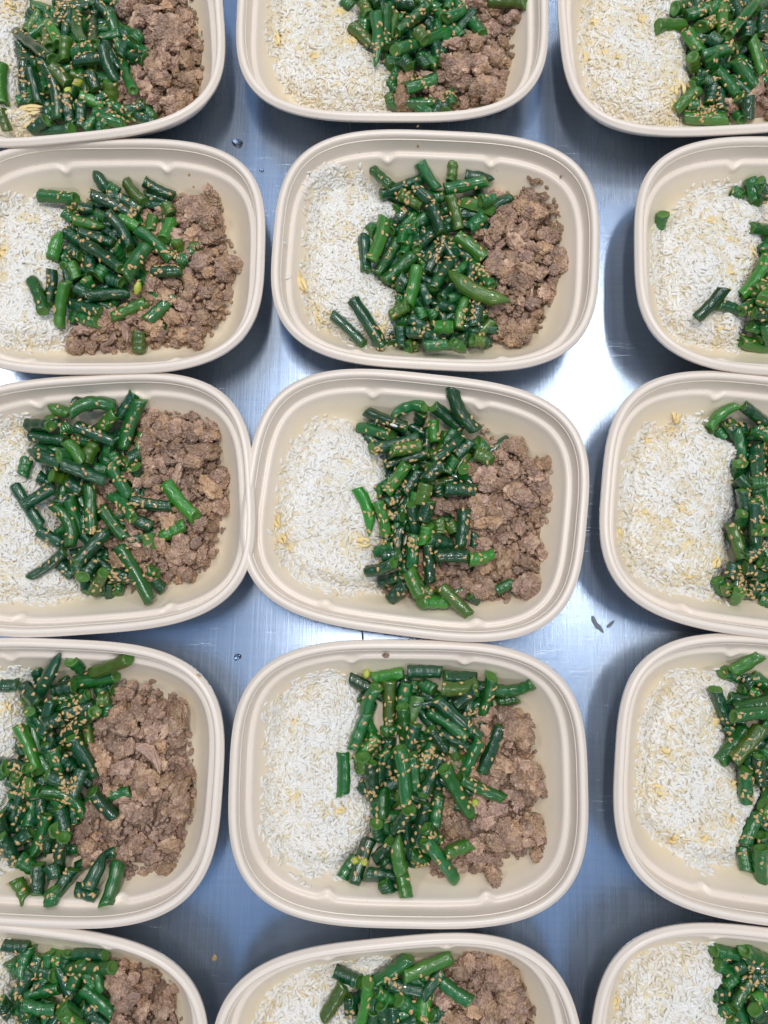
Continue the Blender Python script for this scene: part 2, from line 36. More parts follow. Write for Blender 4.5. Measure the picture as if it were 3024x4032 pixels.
 '21': '''102 187 58 -99 189 58 44 m 0|194 208 116 334 429 76 45 d 0|-33 -115 56 -21 97 56 42 m 0|283 -65 92 58 161 117 44 o 0|-402 36 84 -118 -7 59 45 o 0|-287 238 57 -214 385 57 43 d 0|-240 -167 54 -224 -334 55 39 d 0|-264 20 132 -25 11 98 45 d 0|438 -60 90 385 237 130 42 m 0|-10 387 59 313 375 87 45 m 0|152 493 71 -59 574 72 43 m 0|551 169 122 341 1 124 42 m 0|-60 300 103 122 36 110 41 d 0|83 569 99 12 384 103 42 o 0|-47 161 118 107 110 109 41 d 0|270 -436 88 361 -233 122 42 d 0|440 213 79 326 476 99 42 m 0|-252 -101 120 -189 94 79 40 d 0|128 25 94 -136 147 76 39 m 0|348 -144 76 315 -446 78 43 m 0|2 60 94 174 80 80 41 o 0|-294 316 132 -133 327 74 44 d 0|-239 -73 87 -221 117 132 43 o 0|587 224 88 292 172 111 39 o 0|-75 298 108 42 422 114 39 d 0|-91 500 56 -422 554 98 41 o 0|-221 -69 129 -91 -220 67 41 d 0|214 22 81 154 280 115 45 o 0|-45 293 100 -293 357 119 39 d 0|425 -331 89 145 -283 108 44 d 0|311 252 108 548 351 105 39 d 0|120 32 119 324 -232 127 45 m 0|-221 358 111 -38 414 94 39 d 0|-165 312 93 -205 73 93 43 d 0|-361 137 103 -199 164 114 43 m 0|198 289 78 101 495 86 44 m 0|-176 745 245 -91 615 180 44 dt 1|-81 636 209 -12 603 177 42 m 1|157 611 115 335 573 87 42 d 1|-85 552 220 147 479 141 47 d 2|53 674 198 183 520 183 42 o 2|184 675 205 383 600 130 45 d 2|-602 601 145 -329 571 158 45 m 2|-306 505 148 -203 502 128 45 d 1|-418 472 138 -356 425 105 42 m 1|-178 466 123 -106 426 147 44 m 1|-168 516 294 125 413 178 46 d 2|-322 384 180 -98 343 157 43 be 2|21 372 220 154 317 178 44 b 1|-389 309 128 -271 227 136 47 d 1|-255 280 182 -29 212 161 43 d 2|-340 161 165 -259 104 177 42 d 2|-196 89 181 -163 -40 186 42 d 1|-73 13 178 -111 -69 194 48 m 1|16 153 227 46 102 113 42 mc 1|-38 374 286 101 163 180 43 d 2|245 428 137 238 282 170 47 b 2|386 393 153 343 221 189 42 b 2|166 278 227 408 57 185 42 m 2|447 197 221 455 139 107 47 oc 1|467 58 182 512 75 172 48 m 1|280 -18 186 493 -15 177 48 d 2|-411 291 186 -474 92 154 46 bt 2|-319 43 198 -276 -71 172 45 b 2|-215 178 206 77 -36 255 46 d 2|241 147 235 121 -105 270 47 m 2|-455 0 185 -455 -282 200 43 d 2|-576 -103 220 -453 -360 271 46 m 2|-187 -99 228 -160 -151 114 46 mc 1|-38 -82 194 63 -113 204 42 d 1|-253 -153 215 -119 -214 153 47 d 1|-160 -234 228 94 -176 150 46 d 2|-307 -252 158 -72 -345 227 43 d 2|-248 -347 144 -95 -403 189 47 m 2|-313 -135 259 -384 -424 152 43 b 2|198 -114 233 170 -207 192 27 y 1|3 -347 141 245 -259 194 46 b 2|253 -384 167 441 -205 181 44 m 2|187 -459 138 175 -588 84 45 o 2|359 481 157 371 458 153 48 o 1|-274 -289 130 -326 -351 75 41 m 0|-363 423 70 -137 417 129 39 d 0|-311 360 125 -389 340 98 41 d 0|198 218 108 -18 302 102 38 d 0|-314 -151 121 -366 11 138 42 d 0|-282 296 100 -438 124 105 39 m 0|35 -43 79 -35 -257 102 43 m 0|-166 -199 125 -34 -61 121 40 d 0|-387 41 137 -373 119 93 40 m 0|356 530 102 144 550 128 39 d 0|-254 550 112 -186 590 89 42 m 0|-215 519 94 -85 601 126 40 d 0|-6 -292 129 -214 -248 136 41 d 0''',
 '22': '''-156 -351 59 51 -564 66 45 d 0|22 146 57 -85 443 57 43 m 0|386 -383 139 278 -223 109 44 d 0|-77 -234 57 200 -331 57 43 d 0|13 -553 116 -153 -326 122 42 d 0|443 -393 133 297 -561 90 39 o 0|-137 512 58 -397 587 84 44 m 0|351 270 126 366 543 89 39 d 0|-265 533 123 -116 446 95 45 m 0|535 555 134 344 395 130 44 d 0|-124 -327 87 97 -469 72 44 d 0|224 -169 129 462 -110 134 44 d 0|-278 -20 56 -127 -167 56 42 m 0|-94 336 101 109 482 59 45 d 0|301 -231 137 162 -489 61 43 m 0|-313 -136 82 -111 36 53 39 o 0|128 411 77 -50 232 104 41 o 0|69 -328 86 -153 -441 107 44 o 0|-5 -57 54 176 39 54 39 d 0|44 -159 84 -261 -169 124 43 m 0|181 -586 107 40 -278 108 40 d 0|178 412 116 457 409 95 41 d 0|47 240 111 24 -77 90 40 d 0|178 -460 115 -87 -519 106 45 d 0|128 365 74 382 340 96 41 d 0|87 260 89 -104 270 105 44 d 0|-209 -543 105 -12 -482 107 43 d 0|485 -451 116 188 -441 115 41 d 0|-246 177 56 -323 -124 98 42 d 0|72 350 98 315 465 82 44 d 0|184 507 82 420 424 138 42 o 0|75 -69 85 -145 94 88 45 o 0|-205 -209 97 -52 -136 88 39 d 0|-411 500 190 -114 650 166 42 d 2|-466 670 213 -336 535 246 42 m 2|-139 725 253 -5 579 170 48 m 2|97 753 238 91 624 184 42 o 1|194 664 206 406 655 198 48 de 2|56 559 195 349 604 251 43 m 2|-274 502 211 -104 451 158 46 o 2|-172 567 205 -46 452 218 42 d 2|161 508 138 399 416 205 47 oh 2|310 443 264 400 477 239 42 m 2|252 296 147 349 384 202 47 m 2|87 511 210 171 293 131 42 o 2|-46 418 249 42 239 175 46 d 2|-477 213 193 -442 257 174 44 m 1|-510 150 204 -481 -95 189 48 d 2|-277 278 72 -133 285 133 42 m 1|-272 192 114 -409 -80 130 43 m 2|-152 67 149 -344 -147 162 47 m 2|-369 304 212 -445 -38 253 48 b 2|-110 158 100 -32 235 146 42 d 1|-241 -110 178 -178 -169 177 44 d 1|55 133 165 -41 -53 145 42 d 2|181 193 59 1 -209 216 44 d 2|282 65 99 421 -171 213 42 m 2|156 232 153 367 70 146 48 b 2|184 -68 64 67 -245 127 47 d 1|-72 -196 179 -21 -291 150 48 d 1|-117 -81 263 -168 -349 178 46 b 2|-284 -409 177 -169 -348 232 42 o 2|68 -308 165 191 -313 116 42 d 1|332 -292 195 304 -456 175 44 d 2|243 -257 176 202 -484 175 42 b 2|311 -495 198 309 -562 170 42 d 1|-86 -353 178 -53 -428 176 46 m 1|-5 -343 165 30 -409 141 46 m 1|-220 -487 187 -198 -623 141 45 d 2|-149 -442 239 2 -517 213 46 d 2|14 -516 271 162 -483 208 44 b 2|-158 -539 210 -56 -549 250 44 d 1|-57 -569 302 48 -607 255 46 d 2|-152 -644 161 -94 -607 133 46 o 1|-37 -672 298 134 -649 301 44 m 2|146 -647 338 253 -698 288 46 be 2|296 -587 237 372 -587 205 43 o 1|106 -70 213 542 -302 279 56 oL 2|-707 -422 175 -466 -622 143 43 d 2|-553 -337 232 -330 -644 160 48 d 2|345 -478 143 175 -522 78 43 d 0|-144 432 93 -276 268 82 38 m 0|-264 -590 95 -256 -510 75 43 d 0|111 -90 131 249 50 73 42 m 0|-228 72 123 -172 228 79 38 m 0|-183 489 117 -277 371 96 43 d 0|322 581 94 138 499 77 39 m 0|-11 558 79 11 482 83 41 m 0|63 -440 99 237 -280 110 39 d 0|-375 49 98 -325 231 86 43 d 0|276 35 113 264 -135 121 41 d 0|-304 429 132 -236 471 86 38 m 0|43 148 94 197 232 95 41 m 0|-243 -323 141 -177 -277 82 43 m 0|167 -278 99 193 -82 98 43 d 0|-126 124 139 -134 296 75 39 d 0|65 -139 79 -105 -81 123 41 d 0|-65 27 127 25 213 95 39 d 0|-65 395 130 -255 265 75 39 m 0|-165 171 76 25 49 75 38 d 0|-160 -426 133 -240 -414 111 41 m 0|132 175 83 328 45 102 40 d 0|344 437 139 296 603 115 41 d 0|368 -516 128 432 -564 91 41 d 0|326 -187 113 114 -253 140 41 m 0|-220 314 101 -240 146 141 43 m 0|263 -528 105 217 -592 97 38 d 0|-192 -237 72 -268 -263 86 41 m 0|-33 -315 75 -167 -245 140 41 m 0|274 445 95 46 455 99 43 m 0|-316 330 91 -324 250 140 43 d 0|178 -567 105 22 -553 70 38 d 0|-162 514 131 62 546 130 42 m 0|159 -376 91 381 -384 81 43 d 0|-23 8 106 -157 -88 132 40 m 0|40 216 131 160 44 104 41 d 0|41 287 119 179 333 72 38 d 0''',
 '23': '''-132 34 67 110 52 58 44 m 0|183 -75 106 -74 98 97 43 d 0|28 220 60 70 47 79 40 o 0|55 -109 77 151 153 76 41 m 0|-95 -106 79 220 -85 103 43 m 0|144 86 103 -87 -89 102 41 d 0|182 -81 112 -131 -25 122 45 o 0|239 150 128 372 -162 113 45 m 0|137 13 125 -84 -48 129 41 o 0|-51 148 116 260 264 77 42 m 0|72 390 63 -78 90 73 42 m 0|174 -171 80 -22 69 119 42 o 0|-235 -235 86 -108 -22 88 42 m 0|-23 119 110 298 183 97 43 m 0|168 19 98 26 -65 84 42 d 0|-41 -60 122 90 142 129 43 m 0|271 -273 139 100 -126 115 45 o 0|-6 -111 98 66 -264 65 44 d 0|100 139 119 -39 -107 92 44 m 0|36 -263 82 158 -56 121 45 d 0|-15 -35 95 50 119 76 41 d 0|1 129 101 108 -133 81 45 d 0|91 -184 108 82 -20 95 42 d 0|54 -294 84 173 -170 92 44 m 0|104 144 132 101 -46 105 41 m 0|-112 -59 132 54 37 91 42 d 0|262 3 93 -65 -29 123 41 m 0|75 -18 141 202 92 112 42 d 0|169 97 79 -70 -109 135 44 d 0|-135 -20 135 185 79 77 45 m 0|147 -121 73 -33 -351 88 40 m 0|7 -71 126 67 139 94 40 d 0|218 -94 93 -108 -142 85 40 o 0|17 -113 122 57 118 81 45 m 0|283 12 93 130 -125 106 42 d 0|-846 396 187 -844 337 73 46 mC 1|-316 633 125 -270 562 159 42 m 1|-226 683 204 -176 507 166 46 m 1|-189 640 255 -123 510 210 43 m 1|-185 552 293 -130 523 278 45 d 1|-229 307 191 -45 327 115 46 m 2|-134 167 137 -52 178 172 47 m 2|-126 87 193 -303 -203 168 44 b 2|-501 -302 234 -326 -328 189 45 d 1|-484 -222 313 -638 -400 215 42 d 2|-341 -353 248 -197 -240 173 43 m 1|-241 -186 221 -82 -92 194 44 o 2|-208 -248 249 -171 -310 218 44 m 1|-238 -311 335 -133 -192 271 44 b 2|-271 -375 277 -154 -388 228 42 d 2|-251 -422 177 -147 -428 135 45 m 1|-281 -500 77 -30 -537 60 45 b 2|-164 -436 220 -107 -541 170 44 m 2|-33 288 103 193 272 82 41 m 0|-163 -458 93 -37 -322 120 43 d 0|-39 330 127 -101 150 74 43 m 0|-152 -373 93 -88 -147 124 39 d 0|-65 -335 107 -55 -165 86 39 d 0|-109 -407 112 29 -493 79 39 d 0|75 -459 101 -15 -281 139 43 d 0|198 402 83 2 278 84 39 m 0|47 -383 78 -127 -417 128 40 d 0|6 396 110 214 424 81 40 m 0|89 -241 102 -89 -219 82 38 m 0|48 -361 118 172 -499 70 38 m 0|66 -573 82 154 -447 76 42 d 0|-172 -503 115 -28 -417 102 41 d 0''',
 '31': '''261 -567 103 226 -336 83 43 d 0|-158 -82 58 15 -38 112 40 d 0|303 519 118 240 271 133 41 o 0|112 -166 74 -125 -217 56 42 d 0|281 123 83 221 -46 104 39 m 0|353 -461 132 113 -499 112 44 o 0|-174 -511 86 30 -314 83 39 m 0|-240 325 59 -34 327 59 45 m 0|74 -490 95 385 -483 135 44 m 0|-285 350 105 -232 43 59 45 m 0|-369 274 93 -294 513 81 42 d 0|629 -106 135 369 -203 78 41 m 0|97 -81 94 168 154 130 40 m 0|136 259 134 195 -45 80 39 d 0|-39 420 56 -218 428 56 42 o 0|11 -161 121 252 -1 109 43 m 0|239 -126 98 126 8 117 41 o 0|-219 292 134 -428 530 105 43 m 0|129 -496 140 -38 -547 97 42 d 0|276 290 121 244 67 104 45 d 0|-55 -295 118 -137 -534 83 39 d 0|-117 -415 142 5 -600 88 42 m 0|-308 40 132 -90 188 61 45 d 0|405 -246 117 240 -93 128 44 d 0|-91 552 83 -62 244 103 39 d 0|-254 216 115 -133 2 87 40 m 0|165 406 79 344 309 84 44 d 0|16 -111 127 254 -108 81 40 m 0|229 244 107 19 339 128 45 m 0|-79 297 78 -224 45 138 42 d 0|214 267 135 89 370 108 45 o 0|-229 45 84 -43 -83 113 43 d 0|-118 721 295 11 692 248 46 d 2|-307 718 278 -173 670 219 45 bt 2|-113 626 362 152 681 252 46 mn 2|-318 661 207 -290 590 174 46 d 1|301 761 277 171 622 219 42 d 2|346 711 286 174 430 150 47 m 2|155 633 263 19 530 191 48 b 2|-491 619 162 -304 580 241 47 d 2|-250 560 194 -195 585 169 44 m 1|-115 550 283 124 440 218 43 d 2|-474 537 176 -221 483 188 43 d 2|-428 449 160 -310 369 183 44 d 1|-480 431 210 -222 293 263 47 dt 2|-201 335 355 -144 322 240 47 mc 1|-25 440 167 -72 302 215 47 o 1|-163 442 299 -63 286 292 42 b 2|-494 372 182 -518 251 199 44 m 2|-437 255 144 -369 191 105 46 d 1|-312 233 225 -256 216 111 45 oc 1|-201 186 192 -119 121 159 45 d 2|-176 278 370 69 166 256 46 d 2|107 363 176 152 270 189 42 m 1|243 326 198 282 348 186 48 d 1|278 251 232 284 193 118 42 dc 1|111 271 251 213 53 161 43 m 2|-565 176 213 -400 -110 183 45 d 2|-329 155 170 -491 30 257 44 d 2|-412 -144 203 -283 -231 137 46 d 2|-202 67 193 -158 -150 99 43 m 2|-50 153 197 -56 -186 168 48 m 2|-303 21 194 -204 -261 172 46 mn 2|252 -104 194 362 -163 178 45 d 1|69 87 149 266 -115 266 42 m 2|239 23 207 509 -32 159 44 d 2|214 -257 156 290 -231 159 44 d 1|20 -9 164 191 -239 208 42 m 2|472 132 161 676 -124 197 48 b 2|440 -231 160 583 -168 172 47 b 2|347 -218 201 352 -320 158 42 oh 2|-279 -371 150 -207 -459 121 48 d 1|-149 -384 208 -136 -457 190 48 d 1|-33 -369 180 -97 -483 235 48 d 2|53 -173 176 -123 -390 270 45 d 2|93 -474 214 238 -514 180 47 d 2|48 -462 233 -53 -587 166 42 o 2|354 -531 150 405 -596 115 42 d 1|-229 -295 215 -463 -456 212 42 d 2|160 -293 244 357 -679 239 46 m 2|-23 -343 118 -137 -177 113 42 d 0|-344 363 106 -156 437 78 43 d 0|-225 -304 74 -15 -276 81 43 d 0|69 455 120 231 545 82 40 m 0|74 457 136 6 303 83 39 m 0|182 536 126 18 504 96 38 d 0|-239 -389 111 -161 -371 119 41 d 0|-156 -56 83 -304 -24 90 38 d 0|-62 477 109 -238 523 102 40 m 0|-270 200 89 -330 20 93 38 m 0|-108 -586 134 -72 -514 85 42 d 0|-276 -119 99 -344 -161 81 38 m 0|-3 534 113 -37 606 80 38 d 0|29 -608 80 51 -532 130 40 d 0|102 254 105 -42 286 135 39 m 0|-243 238 138 -397 322 79 40 m 0|-41 -345 111 101 -455 114 42 d 0|-117 -192 110 -123 -48 118 40 d 0|-39 -568 78 -1 -332 82 42 m 0|-366 432 137 -174 448 120 40 m 0|92 -609 119 108 -531 94 38 m 0''',
 '32': '''115 325 58 -213 278 71 44 m 0|368 -115 117 81 -135 86 45 d 0|-34 -154 59 70 11 78 45 m 0|-100 208 53 31 -2 129 39 m 0|175 -104 125 -2 -157 117 44 m 0|69 -26 130 146 -335 81 40 d 0|260 -53 75 36 -103 113 39 m 0|45 172 59 107 372 115 40 d 0|226 253 55 93 45 81 40 m 0|-94 516 54 -252 586 78 39 d 0|222 260 114 461 187 115 44 d 0|-55 462 84 -261 458 56 42 d 0|228 126 78 144 -44 120 39 d 0|-32 455 130 -58 178 120 42 m 0|-73 -288 138 -11 -3 74 39 m 0|146 366 107 358 480 69 41 o 0|241 -259 98 446 -349 76 45 m 0|-181 282 109 -227 519 101 45 m 0|-28 169 128 235 353 75 40 m 0|32 423 74 165 324 89 39 o 0|87 276 76 156 563 88 43 o 0|243 225 112 46 154 102 39 o 0|209 159 94 318 415 108 43 o 0|-41 -407 137 221 -602 105 43 m 0|346 349 84 587 547 103 43 d 0|164 -145 105 -135 -135 83 43 m 0|442 -323 92 428 -117 118 44 d 0|468 -500 110 230 -598 110 43 m 0|-30 -124 136 -187 -44 83 44 d 0|6 149 135 206 127 133 42 d 0|210 -380 106 185 -96 118 44 m 0|42 707 233 268 590 126 47 d 2|164 819 348 359 578 218 48 dv 2|-27 669 192 -42 613 77 43 dc 1|-220 611 154 -10 691 248 46 mn 2|-415 633 158 -112 530 242 42 d 2|-445 533 70 -211 474 171 48 m 2|-331 356 249 -44 482 190 46 d 2|-195 350 282 -7 420 209 44 o 2|-230 262 168 58 370 228 43 d 2|336 497 156 241 390 163 43 d 1|264 535 156 92 319 271 42 d 2|62 619 172 88 469 145 43 b 2|379 494 189 448 448 156 45 m 1|483 367 192 371 412 205 46 o 2|240 364 215 195 259 172 44 m 1|305 289 229 317 232 115 43 mc 1|69 249 303 155 276 296 44 d 1|63 166 345 138 260 366 44 d 2|-1 247 189 -72 86 185 45 d 2|144 154 209 167 100 187 48 d 1|197 141 235 409 162 173 48 d 2|-266 64 174 -200 141 131 45 m 1|-81 280 247 -192 76 202 46 b 2|-401 71 217 -280 -236 195 44 be 2|-197 -2 212 -126 35 179 44 d 1|-248 -5 243 -171 -211 151 47 b 2|-151 -73 165 -67 -80 184 44 d 1|2 96 179 -2 4 180 43 b 1|-11 8 250 34 -173 177 43 d 1|66 134 361 54 7 307 44 o 1|101 21 353 75 -107 297 46 d 2|171 -68 194 191 -169 182 48 o 1|256 -85 174 300 -140 171 46 o 1|106 -125 294 99 -239 246 43 b 1|125 -216 269 279 -235 204 48 d 2|341 14 195 343 -247 252 48 d 2|-73 -156 180 -60 -382 209 43 d 2|-154 -226 175 -161 -299 144 42 d 1|-215 -339 182 -100 -300 233 42 m 1|-165 -370 266 -65 -344 279 47 d 1|-254 -482 240 -86 -408 317 46 d 2|130 -260 269 168 -485 173 43 d 2|21 -196 233 35 -428 189 48 m 2|182 -328 278 404 -302 294 43 d 2|404 -325 311 558 -264 242 43 b 2|-162 -538 99 -19 -478 165 47 d 2|-87 -649 151 3 -536 198 44 d 2|140 -563 177 171 -574 176 48 o 1|118 -641 246 287 -618 174 47 b 2|21 -448 250 112 -606 302 46 b 2|243 -522 229 451 -686 236 47 o 2|620 -501 130 721 -430 145 44 m 2|-90 576 91 90 504 72 38 d 0|-111 -70 102 -9 130 111 38 m 0|233 604 133 167 476 103 39 m 0|-185 13 107 -75 167 97 42 m 0|-155 252 97 -205 188 90 40 d 0|41 367 73 39 573 101 39 d 0|34 -226 103 -74 -414 93 43 d 0|435 -540 141 505 -580 89 42 d 0|-214 407 86 -406 473 91 39 d 0|-316 582 109 -384 538 92 43 d 0''',
 '33': '''129 124 57 -62 -103 57 42 m 0|77 167 108 42 -158 77 43 d 0|28 76 137 90 -80 77 39 d 0|-22 32 127 178 -24 113 40 d 0|-66 1 124 135 86 100 44 m 0|20 -491 57 265 -262 118 43 m 0|-72 -48 103 76 21 111 43 m 0|64 156 137 124 -108 114 42 m 0|40 -149 89 180 -450 130 41 m 0|-38 -357 95 212 -199 88 39 d 0|-134 200 111 169 98 127 41 m 0|12 64 84 172 23 88 44 d 0|131 -100 125 -5 116 140 41 m 0|-117 -453 126 -4 -196 77 39 d 0|-3 -18 141 182 28 117 43 m 0|155 -29 115 187 -236 78 43 d 0|79 -250 91 104 55 86 42 m 0|33 -240 72 -146 -173 76 40 o 0|99 -51 124 88 -238 100 44 d 0|139 -108 141 -42 124 99 42 m 0|103 -362 103 228 -129 82 44 m 0|88 434 57 -16 146 89 43 m 0|-56 -116 131 149 107 122 43 d 0|67 -17 84 113 172 81 45 m 0|339 -82 120 198 36 108 45 m 0|89 176 117 22 -88 111 44 m 0|339 45 77 169 -44 89 42 m 0|62 -57 138 167 215 110 42 d 0|-31 243 76 229 175 79 43 m 0|-10 118 135 70 -44 99 39 d 0|345 203 144 166 31 142 44 d 0|-42 292 141 -34 -35 86 45 d 0|281 54 119 300 330 94 41 m 0|162 -14 90 1 161 77 40 m 0|-233 582 87 -181 620 114 42 d 1|-224 595 153 -69 471 71 45 d 1|-353 535 139 -210 700 231 42 b 2|-169 702 241 34 618 149 43 d 2|-73 543 131 54 543 153 48 m 1|-62 554 206 37 508 214 46 m 2|-15 463 135 -44 173 257 45 d 2|-141 310 183 -115 258 69 48 mc 1|-168 190 231 -64 94 271 43 d 1|-122 144 314 -37 162 320 44 m 2|-162 97 293 -101 -32 234 48 d 1|-162 -61 306 -126 -107 191 42 mc 1|-89 30 316 9 -312 166 45 d 2|-57 -161 292 62 -140 242 46 b 2|-179 -117 177 -86 -352 164 44 o 2|-89 -339 230 -29 -295 229 46 d 2|-148 -396 169 -160 -488 171 42 d 1|-237 -506 142 -169 -586 99 47 m 1|-191 -538 189 -161 -587 166 44 o 1|-78 -407 195 44 -425 144 45 d 2|18 -360 212 108 -382 173 44 d 2|61 -494 117 17 -562 83 45 d 1|-135 -568 277 -113 -623 163 42 bc 1|86 -590 94 148 -620 120 42 m 1|-109 397 103 -31 383 112 38 d 0|87 435 110 153 285 61 40 d 0|40 461 140 160 559 108 40 m 0|84 462 88 236 398 94 38 d 0|264 -518 84 96 -482 73 40 d 0|-60 366 88 -120 314 75 43 d 0|-223 500 84 -277 560 92 41 m 0|-108 -602 113 -112 -418 125 42 d 0|-18 365 93 78 475 74 39 m 0|-37 -403 94 -83 -557 85 39 d 0|115 444 138 205 316 105 42 d 0|7 234 75 173 286 92 42 d 0|238 399 132 102 561 99 39 d 0|176 -600 99 184 -520 78 40 m 0|216 -563 82 24 -537 77 40 d 0|-114 530 134 -126 610 129 38 d 0|-151 564 134 -89 336 108 43 m 0|38 -562 76 -118 -578 124 41 d 0''',
 '41': '''-110 -363 56 42 -289 56 42 d 0|-127 -241 54 137 -220 112 39 d 0|-86 604 99 35 434 54 39 d 0|-267 176 53 33 147 53 39 o 0|-265 3 58 -254 202 104 44 d 0|10 -281 76 -250 -436 58 44 d 0|-136 68 88 -304 168 117 44 d 0|406 -488 131 136 -603 100 43 d 0|66 273 56 162 97 104 41 m 0|-85 351 59 -297 370 78 45 m 0|-11 -36 57 -128 234 127 43 d 0|81 -153 110 104 -329 122 44 d 0|-268 449 116 -74 297 79 44 m 0|-192 97 106 -296 417 96 41 m 0|-61 -197 78 84 -303 132 40 m 0|-35 582 86 96 286 99 42 d 0|-37 281 101 -119 431 113 40 m 0|456 -108 122 155 -206 106 43 m 0|-9 -473 64 -44 -255 116 43 m 0|-281 91 98 -32 137 105 39 m 0|2 -496 102 200 -482 77 45 m 0|264 398 133 148 588 80 43 m 0|118 -204 93 -191 -136 90 44 o 0|42 470 112 271 386 126 43 m 0|379 350 94 132 427 128 41 m 0|115 429 93 146 115 87 41 o 0|-42 21 134 117 -182 134 45 d 0|104 396 86 -51 553 105 45 o 0|-104 -528 53 -319 -565 79 39 d 0|-146 -382 99 37 -498 89 40 d 0|-254 654 128 -230 533 77 48 d 1|-26 777 317 -219 472 166 46 dt 2|42 730 296 64 676 181 42 mc 1|15 581 120 306 643 171 48 m 2|155 652 216 440 762 343 48 o 2|-470 545 181 -362 556 135 45 d 2|-312 551 188 -172 449 260 46 d 2|-114 522 170 34 565 190 46 d 2|-74 407 154 133 510 187 42 m 2|-97 459 220 -140 248 186 44 d 2|-238 389 209 -227 332 95 42 mc 1|7 381 198 174 431 184 44 d 2|-53 193 102 212 405 243 43 d 2|-111 305 261 -38 348 225 46 d 2|-114 179 177 -78 87 157 45 d 1|-54 144 224 -17 7 199 45 m 1|-316 285 172 -160 -5 166 43 b 2|55 234 197 209 -18 141 48 d 2|6 96 189 67 23 150 46 d 1|-53 -3 270 77 -54 212 47 d 2|156 30 224 127 -118 263 46 d 2|-423 41 170 -207 26 221 43 d 2|-389 -15 223 -332 27 252 46 m 2|-308 -26 169 -305 -85 55 46 mc 1|-201 -80 206 -178 -134 92 46 mc 1|0 -224 161 78 -377 199 47 d 1|-94 -112 235 172 -259 171 44 mn 2|223 -109 186 378 -265 158 45 d 2|-367 -283 124 -337 -333 50 46 dc 1|-223 -222 62 -207 -367 115 47 m 1|-379 -266 191 -314 -535 127 47 d 2|-270 -457 160 -154 -383 173 43 d 1|-325 -403 245 -237 -559 182 46 d 2|-58 -260 205 -132 -516 167 46 m 2|37 -345 243 -24 -473 185 48 d 2|96 -380 267 72 -654 152 43 d 2|-190 -530 236 -102 -606 187 46 m 2|-63 -558 233 -21 -732 285 45 d 2|153 -594 192 87 -718 251 46 d 1|-202 -662 231 -96 -755 290 44 o 2|78 -675 318 75 -771 314 46 m 2|198 -692 250 351 -714 290 44 d 2|9 -565 237 57 -633 253 44 d 1|345 -472 211 294 -672 298 44 dt 2|437 -538 194 414 -774 294 47 m 2|206 479 187 267 490 161 43 o 1|-251 -225 139 -329 -395 88 39 d 0|-301 85 96 -339 155 74 41 d 0|-158 -189 89 -82 -411 135 38 d 0|-211 -391 95 -189 -569 89 39 d 0|-366 -188 79 -294 -152 74 41 m 0|-272 338 110 -128 182 105 38 m 0|-133 -134 131 -347 -166 98 41 m 0|-383 -77 114 -317 -123 88 40 d 0|-160 -401 73 -380 -379 92 42 d 0|272 536 116 208 584 96 38 d 0|-349 -229 137 -271 -251 135 40 d 0|-178 8 106 -302 -88 93 41 m 0|-183 -90 116 -17 10 86 40 d 0|-170 83 131 -50 -63 126 41 m 0|181 10 107 39 90 81 41 d 0|-341 524 83 -299 456 139 43 d 0|65 594 85 35 446 90 40 m 0|-124 471 139 24 489 79 42 m 0|-255 382 140 -105 218 125 42 d 0|178 -84 72 22 64 134 42 d 0|53 246 107 -13 374 121 40 d 0|-49 -301 132 -271 -359 80 39 d 0|-270 -84 110 -310 -316 136 38 d 0''',
